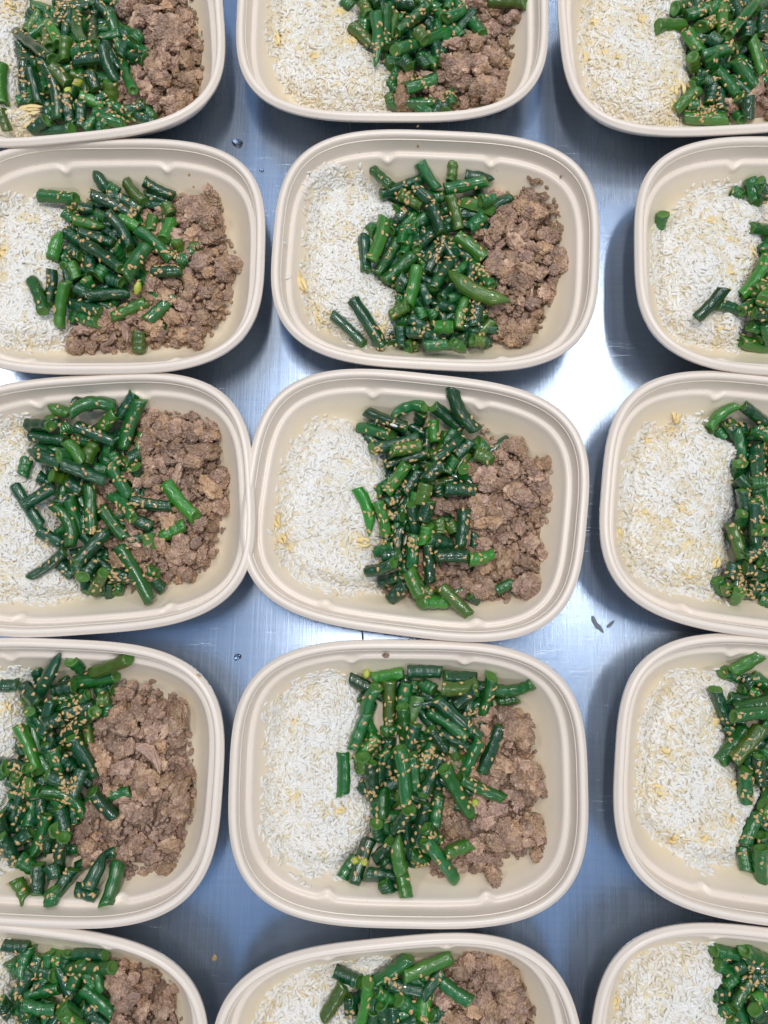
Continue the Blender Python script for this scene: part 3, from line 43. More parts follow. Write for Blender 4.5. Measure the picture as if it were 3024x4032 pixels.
 '42': '''190 -16 54 1 76 54 40 d 0|270 -5 92 423 -139 126 41 d 0|99 13 107 -117 -222 57 43 o 0|-60 506 57 50 351 57 42 d 0|-234 -373 65 43 -307 57 43 d 0|480 261 110 224 340 57 43 d 0|195 -481 100 143 -252 58 44 o 0|45 -605 89 -6 -315 85 44 d 0|-168 -522 65 66 -503 94 43 o 0|-290 0 86 -212 143 55 40 o 0|-293 40 98 -145 -118 56 40 m 0|170 294 84 9 518 87 42 d 0|189 220 59 216 31 81 45 d 0|-214 -295 72 -89 -172 86 42 d 0|15 357 73 -255 524 56 42 d 0|-124 -400 116 -113 -99 83 41 m 0|221 463 57 78 585 79 42 m 0|-11 569 120 -87 423 93 40 d 0|258 17 142 428 93 97 44 o 0|-16 484 104 -47 300 108 41 m 0|265 243 117 27 114 78 44 m 0|495 -198 94 450 22 86 42 d 0|307 -212 111 577 -216 101 39 d 0|307 149 114 334 314 113 41 m 0|182 -437 133 80 -247 95 39 o 0|115 57 130 215 -105 82 45 d 0|152 -266 94 -178 -282 137 39 m 0|236 427 111 90 512 89 45 d 0|261 80 102 58 -125 90 41 m 0|328 83 115 262 285 104 43 o 0|241 435 93 561 541 64 40 m 0|-380 599 105 -238 526 118 44 d 2|-270 665 157 -285 602 132 27 y 1|-240 601 106 -30 646 167 46 b 1|0 657 218 222 657 183 43 d 2|242 631 228 440 620 145 45 d 2|224 561 281 449 587 205 45 o 2|114 568 208 174 542 236 42 m 1|314 434 178 444 546 250 45 d 2|602 455 62 739 489 84 48 m 2|592 539 151 820 595 250 45 m 2|553 634 224 502 384 117 44 m 2|-7 579 180 -37 443 164 46 m 1|-122 594 187 -120 294 116 43 o 2|-206 556 190 -205 217 59 45 m 2|71 487 145 10 338 151 43 oh 1|-37 437 247 -19 187 142 46 m 2|207 256 182 405 168 168 43 d 1|187 486 269 481 226 161 42 d 2|148 382 138 384 237 238 42 m 2|54 318 224 10 153 200 47 d 2|-266 380 163 -353 158 170 46 m 2|178 194 168 71 10 209 48 m 1|143 295 257 251 144 212 45 d 2|-203 212 125 -352 54 164 44 b 2|-427 133 201 -422 -142 201 44 m 2|-289 112 238 -305 2 193 48 o 2|-127 203 61 -125 -51 61 47 d 1|-244 85 244 -229 -152 144 45 d 2|24 136 267 55 -92 272 45 m 2|205 101 219 98 -109 319 47 d 2|-50 184 307 -4 -169 309 48 m 2|620 308 153 496 6 155 43 d 2|471 226 256 368 -28 141 45 m 2|340 -21 213 629 -152 157 48 m 2|237 62 320 418 -253 167 48 m 2|421 -185 213 460 -160 193 27 y 1|209 -132 142 179 -330 162 48 m 2|-154 -124 137 -158 -283 196 42 m 2|11 -199 301 -76 -344 230 46 d 2|118 -186 164 59 -446 160 43 d 2|-195 -304 231 -165 -415 182 42 d 1|-331 -554 104 -415 -665 163 46 m 1|-105 -417 223 -209 -553 151 42 d 2|-241 -434 117 -338 -679 205 46 d 2|-265 -618 216 -29 -653 182 46 d 2|-146 -658 260 -116 -702 251 48 d 1|-30 -608 236 0 -730 285 46 b 2|-51 -357 288 -30 -576 294 48 bt 2|30 -502 167 121 -556 123 45 m 2|116 -324 244 222 -423 183 47 m 2|115 -384 280 319 -664 175 43 m 2|249 -478 239 409 -438 169 42 b 2|-348 -541 198 -318 -544 211 27 y 1|-288 -541 218 -255 -549 204 27 y 1|565 462 84 355 398 92 42 m 0|-241 -23 103 -119 143 111 41 m 0|147 -9 81 353 -131 104 38 d 0|-220 225 117 -300 215 71 40 m 0|4 285 83 -164 255 131 40 m 0|-192 -127 91 -208 -273 85 39 m 0|320 582 78 220 398 120 42 d 0|298 603 115 362 417 131 39 d 0|-107 -599 93 -53 -541 77 39 d 0|-252 -72 130 -308 -128 104 43 d 0|233 -576 84 47 -444 126 39 m 0|-269 514 72 -311 446 127 41 d 0|54 227 79 206 233 136 41 m 0|-151 -107 111 -9 -33 128 40 d 0|507 285 72 393 475 102 41 d 0|78 -112 71 222 -148 103 38 d 0|132 -201 98 -32 -139 104 43 d 0|561 540 93 419 580 117 38 d 0|17 424 91 223 456 118 41 d 0|-191 -545 74 -129 -595 97 43 m 0|420 475 126 380 245 133 39 d 0|-51 -535 96 -129 -405 98 43 m 0|45 590 89 35 510 97 39 m 0|-152 495 89 12 605 81 40 d 0|-183 99 122 -177 -119 82 42 d 0|-296 448 123 -224 412 81 39 d 0''',
 '43': '''322 188 114 16 259 56 41 m 0|-8 -20 57 203 -110 101 43 o 0|41 77 78 38 -90 137 42 d 0|5 9 129 200 -23 98 39 d 0|28 105 80 111 -117 105 40 d 0|74 102 135 165 352 124 43 d 0|238 173 140 -37 -15 93 41 m 0|14 29 116 -35 -190 106 40 m 0|187 -15 114 -38 34 126 42 m 0|188 94 106 -17 -171 127 40 o 0|-82 113 97 163 -113 102 44 m 0|-13 -106 135 244 83 103 42 d 0|44 188 79 -167 -7 82 43 m 0|-51 -87 84 148 45 123 45 d 0|285 -203 138 199 -24 116 39 m 0|-240 182 94 54 44 128 44 d 0|30 -134 124 189 -403 97 44 m 0|22 228 97 -163 1 117 40 d 0|234 -79 122 292 117 124 41 m 0|117 312 101 28 0 85 42 o 0|152 8 109 -44 -184 84 43 d 0|-79 172 91 -197 12 84 41 d 0|213 -32 79 190 -333 86 45 o 0|14 375 70 -54 101 76 39 m 0|-83 -22 138 176 12 107 39 d 0|139 -27 85 -57 -2 97 45 d 0|179 108 102 7 -178 112 44 m 0|28 103 113 82 -175 117 45 m 0|-71 94 79 157 -29 76 43 m 0|-142 86 128 -7 -15 91 40 o 0|106 90 128 195 -111 128 39 o 0|160 53 129 -112 5 119 39 m 0|-362 610 124 -250 583 91 46 m 1|-185 744 278 -322 620 200 42 b 2|-171 604 102 -15 520 59 45 m 2|-211 500 63 -100 475 62 48 b 1|-335 438 161 -167 425 107 46 d 1|-448 492 228 -321 284 142 44 d 2|-304 375 205 -57 441 152 47 m 2|-347 334 282 -83 375 211 46 m 2|-177 129 180 -182 12 173 46 m 1|-222 246 138 -393 29 198 48 m 2|-133 276 200 -320 57 245 48 o 2|-169 99 266 -115 -82 187 46 d 2|-106 136 176 -56 71 176 44 m 1|-228 5 224 -207 -203 194 44 m 2|-92 -408 58 -113 -479 58 42 m 1|-75 -215 136 4 -336 76 45 b 1|-72 -412 119 -31 -486 85 48 d 1|-178 -508 101 -166 -643 137 44 m 1|-58 -528 146 1 -551 121 48 d 1|-122 -466 229 -85 -659 163 48 m 2|-74 294 102 154 306 129 40 m 0|-150 187 97 30 313 98 40 d 0|-66 481 106 26 339 138 39 d 0|6 -396 95 -106 -304 105 38 d 0|1 -297 78 199 -423 88 39 d 0|34 319 70 186 421 89 39 d 0|-262 228 118 -338 252 123 38 d 0|31 -537 123 9 -343 111 42 d 0|-6 277 80 -74 423 85 41 d 0|-53 -290 89 133 -210 129 38 d 0|-269 310 102 -191 290 122 42 d 0|107 419 132 -67 501 122 41 d 0|12 -476 99 168 -384 92 41 d 0|-280 75 135 -200 65 84 38 d 0|-164 529 130 -216 591 93 40 d 0|-99 -290 108 -181 -470 130 43 m 0|152 278 85 148 62 106 39 m 0''',
 '51': '''64 62 58 -180 124 58 44 m 0|-114 229 57 -126 418 57 43 d 0|-2 -7 59 20 -255 59 45 d 0|138 255 53 27 51 115 39 o 0|30 -334 122 0 -122 105 39 o 0|19 131 104 -143 -54 57 41 m 0|-63 236 135 -246 241 66 45 m 0|-57 -185 93 98 -324 120 41 d 0|86 -246 98 -180 -383 71 42 m 0|83 116 116 -166 -91 103 40 d 0|188 354 65 66 44 84 42 d 0|86 269 124 -32 37 136 41 d 0|-115 39 112 -27 -157 98 39 d 0|-143 339 85 -196 185 117 43 m 0|-95 33 84 -132 -140 126 43 o 0|-114 18 113 111 113 118 40 m 0|82 -386 91 30 -201 111 43 o 0|115 -75 95 10 -250 125 45 d 0|86 -50 95 -162 -76 90 43 m 0|-377 -422 58 -150 -300 97 44 d 0|163 195 118 -78 -43 137 45 d 0|-124 -48 84 43 -56 72 39 d 0|130 -166 126 247 2 67 43 d 0|113 -75 111 44 -239 129 40 d 0|-26 -141 144 9 106 105 44 o 0|-116 -343 109 -174 -85 80 41 m 0|-119 -160 100 110 70 87 44 d 0|56 -74 119 55 242 90 40 d 0|154 -273 86 -55 -167 109 43 d 0|75 66 70 -187 -56 125 39 o 0|-113 96 126 10 -182 86 41 d 0|-362 588 103 -195 602 114 44 d 2|-290 507 121 -237 408 76 48 m 1|99 569 76 326 624 142 42 d 1|-150 465 107 -217 303 145 48 d 1|121 417 67 174 381 92 47 d 1|-9 577 75 22 370 63 48 b 1|104 512 118 400 581 195 42 m 2|222 406 136 428 286 139 47 m 2|-125 292 187 68 281 180 43 m 2|-270 312 225 -208 226 180 45 d 2|-107 364 109 -61 382 89 42 d 1|117 320 205 222 233 147 48 m 1|154 308 258 260 213 203 43 b 2|-95 229 202 -40 134 164 48 d 2|271 408 117 169 572 139 42 m 0|233 572 85 327 388 117 41 m 0|-145 61 76 -195 -1 81 41 d 0|219 294 133 381 186 96 42 d 0|246 220 130 334 100 137 40 d 0|129 -4 119 191 184 123 42 d 0|-64 568 89 -56 412 104 41 m 0|19 -487 91 21 -293 126 38 m 0|38 -193 138 -178 -267 120 41 d 0|-5 294 92 5 106 119 43 m 0|-248 -491 75 -172 -349 130 43 d 0|155 105 118 325 195 87 40 d 0|228 45 137 332 155 108 42 d 0|-193 592 88 -207 428 140 42 m 0|-121 -471 77 41 -429 109 39 d 0|-185 -351 141 45 -409 141 43 d 0|375 343 120 225 257 137 40 d 0|-63 -534 76 -197 -486 90 43 m 0|-219 -415 131 -361 -465 109 43 d 0|68 589 108 52 511 88 39 d 0|-74 -420 120 -246 -440 129 43 m 0|5 457 124 -205 463 96 40 d 0|-41 -360 84 -119 -200 127 39 d 0|-115 550 106 -125 470 125 39 d 0|133 346 114 7 494 80 43 d 0|-168 245 108 -112 115 133 40 d 0|101 -4 124 239 -36 120 43 d 0|119 -273 100 241 -167 77 40 d 0|95 -477 108 -135 -523 119 38 d 0|207 -16 101 253 -184 123 43 m 0|205 -24 75 375 -96 114 40 d 0|212 -527 78 48 -373 126 42 m 0|204 -297 116 96 -403 74 39 d 0|239 -54 138 401 54 118 43 d 0|51 374 107 -151 306 121 38 m 0|116 -456 133 224 -364 125 42 d 0|132 -481 103 308 -459 91 43 d 0|135 -434 115 365 -406 89 43 m 0|303 -44 117 277 124 126 39 d 0|168 536 115 132 384 134 41 m 0''',
 '52': '''54 6 54 106 -269 54 39 d 0|67 75 91 -153 -94 57 42 m 0|-10 81 123 175 -138 95 39 d 0|212 -255 55 47 -537 55 40 d 0|76 -290 77 -129 -285 56 42 m 0|215 -195 83 -52 -247 118 45 d 0|-90 -116 131 -103 -454 81 41 m 0|-162 -302 112 -234 -121 58 44 d 0|-5 -164 113 -174 8 81 44 m 0|-90 -94 111 71 4 134 39 d 0|-162 -166 106 144 -172 124 44 m 0|212 15 79 214 -204 95 39 d 0|134 -93 105 -166 -123 75 44 m 0|94 64 86 -240 93 77 42 m 0|101 -269 79 -169 -224 98 44 m 0|126 -204 132 307 -125 135 43 d 0|50 -93 112 -67 102 104 41 d 0|32 -282 107 65 -98 131 42 m 0|19 -375 123 193 -167 99 41 m 0|41 -82 81 -168 -317 96 39 d 0|73 0 95 326 98 109 45 o 0|-9 -92 102 225 -164 138 45 m 0|-235 -280 123 21 -204 123 41 o 0|-66 -113 141 -125 -390 110 45 d 0|-236 -287 118 95 -285 72 41 m 0|-91 -297 126 -192 -436 138 45 m 0|-58 -3 127 44 -251 86 44 d 0|4 -125 136 82 -339 73 39 o 0|-341 -149 81 -223 -261 130 39 d 0|-98 -207 117 102 -49 84 40 o 0|267 -48 92 23 -278 85 40 m 0|-61 -10 88 40 -203 92 45 d 0|38 -345 84 107 -20 131 43 m 0|-220 -219 122 -34 -398 79 43 m 0|237 -178 115 -100 -145 123 42 m 0|-102 -247 75 118 -180 101 44 m 0|-44 25 115 250 48 77 39 m 0|-356 594 129 -199 535 177 46 d 2|-286 421 88 -279 302 82 43 d 1|-302 540 205 -443 353 192 48 o 2|-53 437 60 122 387 60 46 d 1|129 648 166 -137 477 97 45 m 2|-101 469 159 -23 373 108 43 m 1|-74 384 157 -52 259 105 47 d 2|-142 555 236 -231 240 100 42 b 2|392 605 120 83 546 186 46 b 2|33 398 138 161 253 63 48 m 2|211 387 76 177 253 134 47 b 1|323 463 122 484 353 165 44 m 2|232 289 153 321 279 115 44 d 1|-166 34 141 -314 -154 109 41 m 0|10 125 103 -10 355 140 41 d 0|187 391 133 333 529 121 39 d 0|-149 -460 121 89 -460 112 38 d 0|134 262 130 6 198 105 43 d 0|-129 342 138 -171 198 77 39 d 0|222 64 86 138 216 140 41 d 0|-22 495 126 182 425 127 41 d 0|-310 -271 109 -150 -389 90 43 m 0|72 153 78 188 27 71 39 m 0|-243 -132 130 -117 12 89 42 m 0|-58 78 98 -202 182 99 40 m 0|194 285 109 266 95 73 39 d 0|178 238 137 362 222 136 43 d 0|-149 307 102 -91 113 98 40 d 0|-307 -46 106 -193 126 134 41 d 0|260 562 83 120 398 74 39 m 0|-210 165 82 -290 175 119 40 d 0|-154 353 130 -106 487 106 43 d 0|-97 100 74 17 300 109 42 m 0|32 -243 110 208 -397 105 38 m 0|-190 410 69 -270 410 135 38 d 0|75 558 101 205 422 102 38 m 0|84 -551 107 -64 -449 120 41 m 0|326 -270 84 154 -430 85 40 d 0|-396 -294 120 -304 -146 94 39 m 0|-39 279 103 159 281 96 38 m 0|-107 -437 81 127 -403 122 43 d 0|-228 -299 100 -432 -341 114 38 d 0|9 -231 84 -89 -429 92 41 m 0|-385 -415 79 -275 -305 76 42 d 0|-171 -389 71 -409 -391 128 39 d 0|-405 -495 113 -275 -365 111 38 d 0|-261 -389 76 -299 -531 79 39 d 0|-239 -470 121 -61 -550 110 43 d 0|-418 -573 98 -442 -347 89 43 d 0|-125 -523 117 105 -577 125 39 d 0|-129 -526 95 -171 -594 90 39 d 0|-245 -512 83 -455 -548 88 42 d 0|-308 81 83 -252 139 120 41 d 0''',
 '53': '''-286 -268 54 12 -192 54 39 m 0|-39 -16 56 178 -132 93 41 m 0|357 -208 87 244 -388 56 42 d 0|139 -23 76 -148 118 57 43 m 0|74 -359 56 52 -147 108 41 m 0|245 -3 98 -68 23 79 41 m 0|-61 100 120 199 4 104 43 d 0|349 279 89 181 57 130 44 m 0|-6 57 76 180 -112 136 41 d 0|-37 -145 108 157 -14 83 40 m 0|11 -70 115 305 -102 117 45 m 0|39 -164 139 199 99 142 44 m 0|241 -218 93 60 46 90 44 m 0|-134 52 111 61 -100 87 44 m 0|10 -202 85 -14 -24 111 42 d 0|-15 -194 75 138 77 138 43 d 0|84 -171 143 50 -3 89 44 d 0|175 -44 141 -83 -146 103 43 o 0|131 -310 109 -24 -91 92 45 d 0|23 -8 125 43 -191 96 44 d 0|130 -230 126 67 -391 144 45 d 0|122 -266 125 -104 -38 86 39 o 0|75 -281 90 89 -77 138 41 m 0|442 -180 98 237 45 84 43 d 0|17 -40 121 146 -287 95 41 d 0|30 -164 113 178 -42 117 42 m 0|38 -526 55 -121 -373 55 40 m 0|140 5 77 208 -183 88 39 d 0|56 4 112 65 -165 115 40 m 0|278 33 121 -38 19 136 40 m 0|120 -43 92 -124 -69 83 41 o 0|20 -81 114 -93 -276 92 40 d 0|-12 166 80 212 140 100 43 d 0|98 42 124 23 -194 85 45 d 0|-70 31 113 96 -253 139 43 m 0|1 71 140 238 118 128 40 d 0|297 -31 139 17 41 89 41 m 0|-306 608 120 -142 584 93 44 m 2|-281 527 128 -108 431 58 44 m 1|-131 647 165 77 558 71 47 m 2|-295 342 131 -156 344 73 47 d 1|-48 447 103 -161 290 146 43 m 2|53 451 60 92 357 59 44 m 1|-57 352 159 64 380 118 42 b 1|-64 318 203 28 193 140 47 d 2|-161 193 76 -109 173 67 44 m 1|129 303 108 -49 217 103 41 d 0|202 -405 93 198 -235 71 39 d 0|-41 -229 117 -39 -451 113 39 d 0|78 524 108 -98 516 73 41 d 0|79 -435 79 241 -365 88 38 d 0|174 440 102 26 520 111 38 d 0|150 298 111 110 122 76 40 d 0|371 -231 91 189 -249 95 39 m 0|152 -404 128 -12 -556 93 40 d 0|24 -191 83 16 -429 130 41 d 0|-145 340 79 -75 160 107 43 m 0|-70 -73 118 -230 -187 73 39 m 0|-120 -242 88 -200 -378 64 38 d 0|149 -340 124 331 -260 90 38 d 0|-238 -255 112 -222 -445 74 41 d 0|-158 -254 113 -82 -86 136 38 d 0|-101 435 91 81 505 127 41 d 0|3 -495 102 -203 -465 124 42 d 0|56 -223 127 244 -117 116 39 d 0|-141 63 112 -139 -83 95 38 d 0|-157 442 91 -223 398 122 38 m 0|-227 220 74 -173 280 123 38 m 0|-77 -349 96 -183 -511 127 41 m 0|-104 -518 86 -56 -582 112 43 d 0|37 401 138 -17 239 110 39 m 0|108 507 92 152 293 87 40 d 0|-231 510 99 -229 590 115 39 d 0|-53 488 105 73 372 123 40 d 0|98 428 95 22 212 99 41 d 0|151 257 97 29 183 73 39 m 0|-109 598 103 -51 542 115 41 d 0|-140 -390 103 -100 -250 105 40 d 0|-105 539 119 -175 501 133 40 d 0''',
}


# ------------------------------------------------------------------ camera
cam_d = bpy.data.cameras.new('camera')
cam_d.sensor_fit = 'VERTICAL'
cam_d.sensor_height = 24.0
cam_d.lens = CAM['f'] / 4032.0 * 24.0
cam_d.clip_start = 0.02
cam_d.clip_end = 50.0
cam = bpy.data.objects.new('camera', cam_d)
COL.objects.link(cam)
r_, u_, f_ = Vector(CAM['right']), Vector(CAM['up']), Vector(CAM['fwd'])
cm = Matrix((r_, u_, -f_)).transposed().to_4x4()
cm.translation = Vector(CAM['loc']) * MM
cam.matrix_world = cm
scene.camera = cam

# ------------------------------------------------------------------ room light, ceiling lamps and added fill lamps
world = bpy.data.worlds.new('World')
scene.world = world
world.use_nodes = True
# a bright, cool white ceiling above, dim walls around
wt = world.node_tree
bg = wt.nodes['Background']
tc = wt.nodes.new('ShaderNodeTexCoord'); sx_ = wt.nodes.new('ShaderNodeSeparateXYZ'); cr = wt.nodes.new('ShaderNodeValToRGB')
wt.links.new(tc.outputs['Generated'], sx_.inputs[0]); wt.links.new(sx_.outputs['Z'], cr.inputs[0]); wt.links.new(cr.outputs[0], bg.inputs[0])
cr.color_ramp.elements[0].position = .30; cr.color_ramp.elements[0].color = (.16, .17, .19, 1)
cr.color_ramp.elements[1].position = .72; cr.color_ramp.elements[1].color = (.46, .68, 1.0, 1)
bg.inputs[1].default_value = 0.46

def lamp(name, loc, sx, sy, power, col, target=(0, 0, 0)):
    d = bpy.data.lights.new(name, 'AREA')
    d.shape = 'RECTANGLE'; d.size = sx; d.size_y = sy
    d.energy = power; d.color = col
    o = bpy.data.objects.new(name, d); COL.objects.link(o)
    o.location = loc
    o.rotation_euler = (0, 0, 0)          # all lamps face straight down
    return o
lamp('ceiling_or_fill_lamp', (0.58, 0.48, 1.9), 0.08, 1.10, 5, (1.0, 0.95, 0.88))
lamp('ceiling_or_fill_lamp', (-1.30, 0.70, 1.9), 0.12, 1.10, 9, (1.0, 0.95, 0.89))
lamp('ceiling_or_fill_lamp', (-0.06, 0.33, 1.9), 0.08, 0.70, 13, (1.0, 0.94, 0.87))
lamp('ceiling_or_fill_lamp', (0.30, 2.70, 1.9), 1.10, 0.12, 14, (1.0, 0.95, 0.89))  # added fill lamp to the north, kept out of the steel's reflections
lamp('ceiling_or_fill_lamp', (0.10, -2.20, 1.9), 1.10, 0.12, 16, (1.0, 0.93, 0.85))  # added fill lamp to the south, beyond what the steel mirrors
lamp('ceiling_or_fill_lamp', (2.10, -0.10, 1.9), 0.12, 1.10, 12, (1.0, 0.92, 0.82))  # added warm fill lamp on the right, also outside the reflections

scene.cycles.max_bounces = 16
scene.cycles.diffuse_bounces = 10
scene.cycles.glossy_bounces = 6
vs = scene.view_settings
vs.view_transform = 'Standard'
vs.look = 'None'
vs.exposure = 0.16
vs.gamma = 1.0
vs.use_curve_mapping = False

# ------------------------------------------------------------------ helpers
def tag(o, label=None, cat=None, group=None, kind=None):
    if label: o['label'] = label
    if cat: o['category'] = cat
    if group: o['group'] = group
    if kind: o['kind'] = kind
    return o

def link(name, data, parent=None):
    o = bpy.data.objects.new(name, data)
    COL.objects.link(o)
    if parent is not None: o.parent = parent
    return o

def mesh_np(name, V, faces, mats, midx=None, smooth=True, uv=None, col=None):
    """V (n,3) float; faces: (m,3|4) int array or list of arrays"""
    me = bpy.data.meshes.new(name)
    groups = faces if isinstance(faces, list) else [faces]
    groups = [np.asarray(g, dtype=np.int32) for g in groups if len(g)]
    loops = np.concatenate([g.ravel() for g in groups])
    sizes = np.concatenate([np.full(len(g), g.shape[1], np.int32) for g in groups])
    starts = np.concatenate([[0], np.cumsum(sizes)[:-1]]).astype(np.int32)
    me.vertices.add(len(V)); me.vertices.foreach_set('co', np.asarray(V, np.float32).ravel())
    me.loops.add(len(loops)); me.loops.foreach_set('vertex_index', loops.astype(np.int32))
    me.polygons.add(len(sizes)); me.polygons.foreach_set('loop_start', starts)
    for m in mats: me.materials.append(m)
    me.polygons.foreach_set('use_smooth', np.full(len(sizes), smooth))
    if midx is not None: me.polygons.foreach_set('material_index', np.asarray(midx, np.int32))
    if uv is not None:
        l = me.uv_layers.new(name='UVMap'); l.data.foreach_set('uv', np.asarray(uv, np.float32)[loops].ravel())
    if col is not None:
        a = me.attributes.new('shade', 'FLOAT', 'POINT'); a.data.foreach_set('value', np.asarray(col, np.float32))
    me.update(calc_edges=True)
    me.validate()
    return me

def quads_grid(nr, nc, off=0, wrap=True):
    i = np.arange(nr - 1)[:, None]; j = np.arange(nc if wrap else nc - 1)[None, :]
    a = i * nc + j; b = i * nc + (j + 1) % nc; c = (i + 1) * nc + (j + 1) % nc; d = (i + 1) * nc + j
    return np.stack([a, b, c, d], -1).reshape(-1, 4) + off

# value noise on a grid for numpy height fields
def vnoise(X, Y, seed, s):
    rs = np.random.default_rng(seed); T = rs.random((64, 64))
    x = X / s; y = Y / s; xi = np.floor(x).astype(int); yi = np.floor(y).astype(int)
    fx = x - xi; fy = y - yi; fx = fx * fx * (3 - 2 * fx); fy = fy * fy * (3 - 2 * fy)
    g = lambda a, b: T[a % 64, b % 64]
    return (g(xi, yi) * (1 - fx) + g(xi + 1, yi) * fx) * (1 - fy) + (g(xi, yi + 1) * (1 - fx) + g(xi + 1, yi + 1) * fx) * fy

def poly_dist(poly, X, Y):
    P = np.array(poly, float); Q = np.roll(P, -1, 0)
    ins = np.zeros(X.shape, bool); d = np.full(X.shape, 1e9)
    for (ax, ay), (bx, by) in zip(P, Q):
        ex, ey = bx - ax, by - ay; L = ex * ex + ey * ey + 1e-9
        t = np.clip(((X - ax) * ex + (Y - ay) * ey) / L, 0, 1)
        d = np.minimum(d, np.hypot(X - ax - t * ex, Y - ay - t * ey))
        c = ((ay > Y) != (by > Y)) & (X < (bx - ax) * (Y - ay) / (by - ay + 1e-12) + ax)
        ins ^= c
    return np.where(ins, d, -d)

# ------------------------------------------------------------------ materials
class NT:
    def __init__(self, name):
        self.m = bpy.data.materials.new(name); self.m.use_nodes = True
        self.t = self.m.node_tree; self.p = self.t.nodes['Principled BSDF']
    def n(self, typ, **kw):
        n = self.t.nodes.new(typ)
        for k, v in kw.items():
            if k in n.inputs.keys(): n.inputs[k].default_value = v
            else: setattr(n, k, v)
        return n
    def l(self, a, b): self.t.links.new(a, b)
    def noise(self, vec, scale, detail=3, rough=.55, dist=0):
        n = self.n('ShaderNodeTexNoise', Scale=scale, Detail=detail, Roughness=rough, Distortion=dist)
        if vec is not None: self.l(vec, n.inputs['Vector'])
        return n.outputs['Fac']
    def ramp(self, fac, stops):
        n = self.n('ShaderNodeValToRGB'); e = n.color_ramp.elements
        while len(e) < len(stops): e.new(.5)
        for el, (p, c) in zip(e, stops):
            el.position = p; el.color = (c, c, c, 1) if isinstance(c, (int, float)) else (*c, 1)
        self.l(fac, n.inputs[0]); return n.outputs[0]
    def mix(self, fac, a, b, blend='MIX'):
        n = self.n('ShaderNodeMix', data_type='RGBA', blend_type=blend)
        for s, v in ((0, fac), (6, a), (7, b)):
            if isinstance(v, (int, float)): n.inputs[s].default_value = v
            elif isinstance(v, tuple): n.inputs[s].default_value = (*v, 1)
            else: self.l(v, n.inputs[s])
        return n.outputs[2]
    def math(self, op, a, b=None, clamp=False):
        n = self.n('ShaderNodeMath', operation=op, use_clamp=clamp)
        for i, v in enumerate((a, b)):
            if v is None: continue
            if isinstance(v, (int, float)): n.inputs[i].default_value = v
            else: self.l(v, n.inputs[i])
        return n.outputs[0]
    def mapping(self, vec, scale=(1, 1, 1), rot=(0, 0, 0), loc=(0, 0, 0)):
        n = self.n('ShaderNodeMapping'); n.inputs['Scale'].default_value = scale
        n.inputs['Rotation'].default_value = rot; n.inputs['Location'].default_value = loc
        self.l(vec, n.inputs['Vector']); return n.outputs[0]
    def bump(self, h, strength, dist, normal=None):
        n = self.n('ShaderNodeBump', Strength=strength, Distance=dist); self.l(h, n.inputs['Height'])
        if normal is not None: self.l(normal, n.inputs['Normal'])
        self.l(n.outputs[0], self.p.inputs['Normal']); return n.outputs[0]
    def obj(self): return self.n('ShaderNodeTexCoord').outputs['Object']
    def set(self, **kw):
        for k, v in kw.items():
            k = k.replace('_', ' ')
            if isinstance(v, (int, float)): self.p.inputs[k].default_value = v
            elif isinstance(v, tuple): self.p.inputs[k].default_value = (*v, 1) if len(v) == 3 and k not in ('Subsurface Radius',) else v
            else: self.l(v, self.p.inputs[k])

def mat_steel():
    a = NT('brushed_steel'); v = a.obj()
    brush_x = a.noise(a.mapping(v, (5, 620, 1)), 1.0, 4, .7)
    brush_y = a.noise(a.mapping(v, (620, 5, 1)), 1.0, 4, .7)
    cloud = a.noise(v, 9, 3)
    scr1 = a.ramp(a.noise(a.mapping(v, (12, 500, 1), (0, 0, .32)), 1.0, 2, .5, 1.6), [(.70, 0.0), (.74, 1.0)])
    scr2 = a.ramp(a.noise(a.mapping(v, (12, 460, 1), (0, 0, -.75)), 1.0, 2, .5, 1.8), [(.72, 0.0), (.75, 1.0)])
    scr3 = a.ramp(a.noise(a.mapping(v, (20, 600, 1), (0, 0, .05)), 1.0, 2, .5, 1.8), [(.68, 0.0), (.72, 1.0)])
    patch = a.ramp(a.noise(v, 14, 2), [(.48, 0.0), (.62, 1.0)])
    scr = a.math('MULTIPLY', a.math('MAXIMUM', a.math('MAXIMUM', scr1, scr2), a.math('MULTIPLY', scr3, .6)), patch)
    col = a.mix(brush_x, (.33, .42, .57), (.46, .555, .71))
    col = a.mix(a.math('MULTIPLY', scr, .14), col, (.75, .80, .88))
    rg = a.math('ADD', a.math('MULTIPLY', cloud, .16), .12)
    rg = a.math('ADD', rg, a.math('MULTIPLY', brush_y, .12))
    rg = a.math('ADD', rg, a.math('MULTIPLY', scr, .08))
    a.set(Base_Color=col, Metallic=1.0, Roughness=rg, Anisotropic=.5)
    h = a.math('ADD', a.math('MULTIPLY', brush_x, .7), a.math('MULTIPLY', brush_y, .5))
    h = a.math('SUBTRACT', h, a.math('MULTIPLY', scr, .8))
    a.bump(h, .22, .0003)
    return a.m

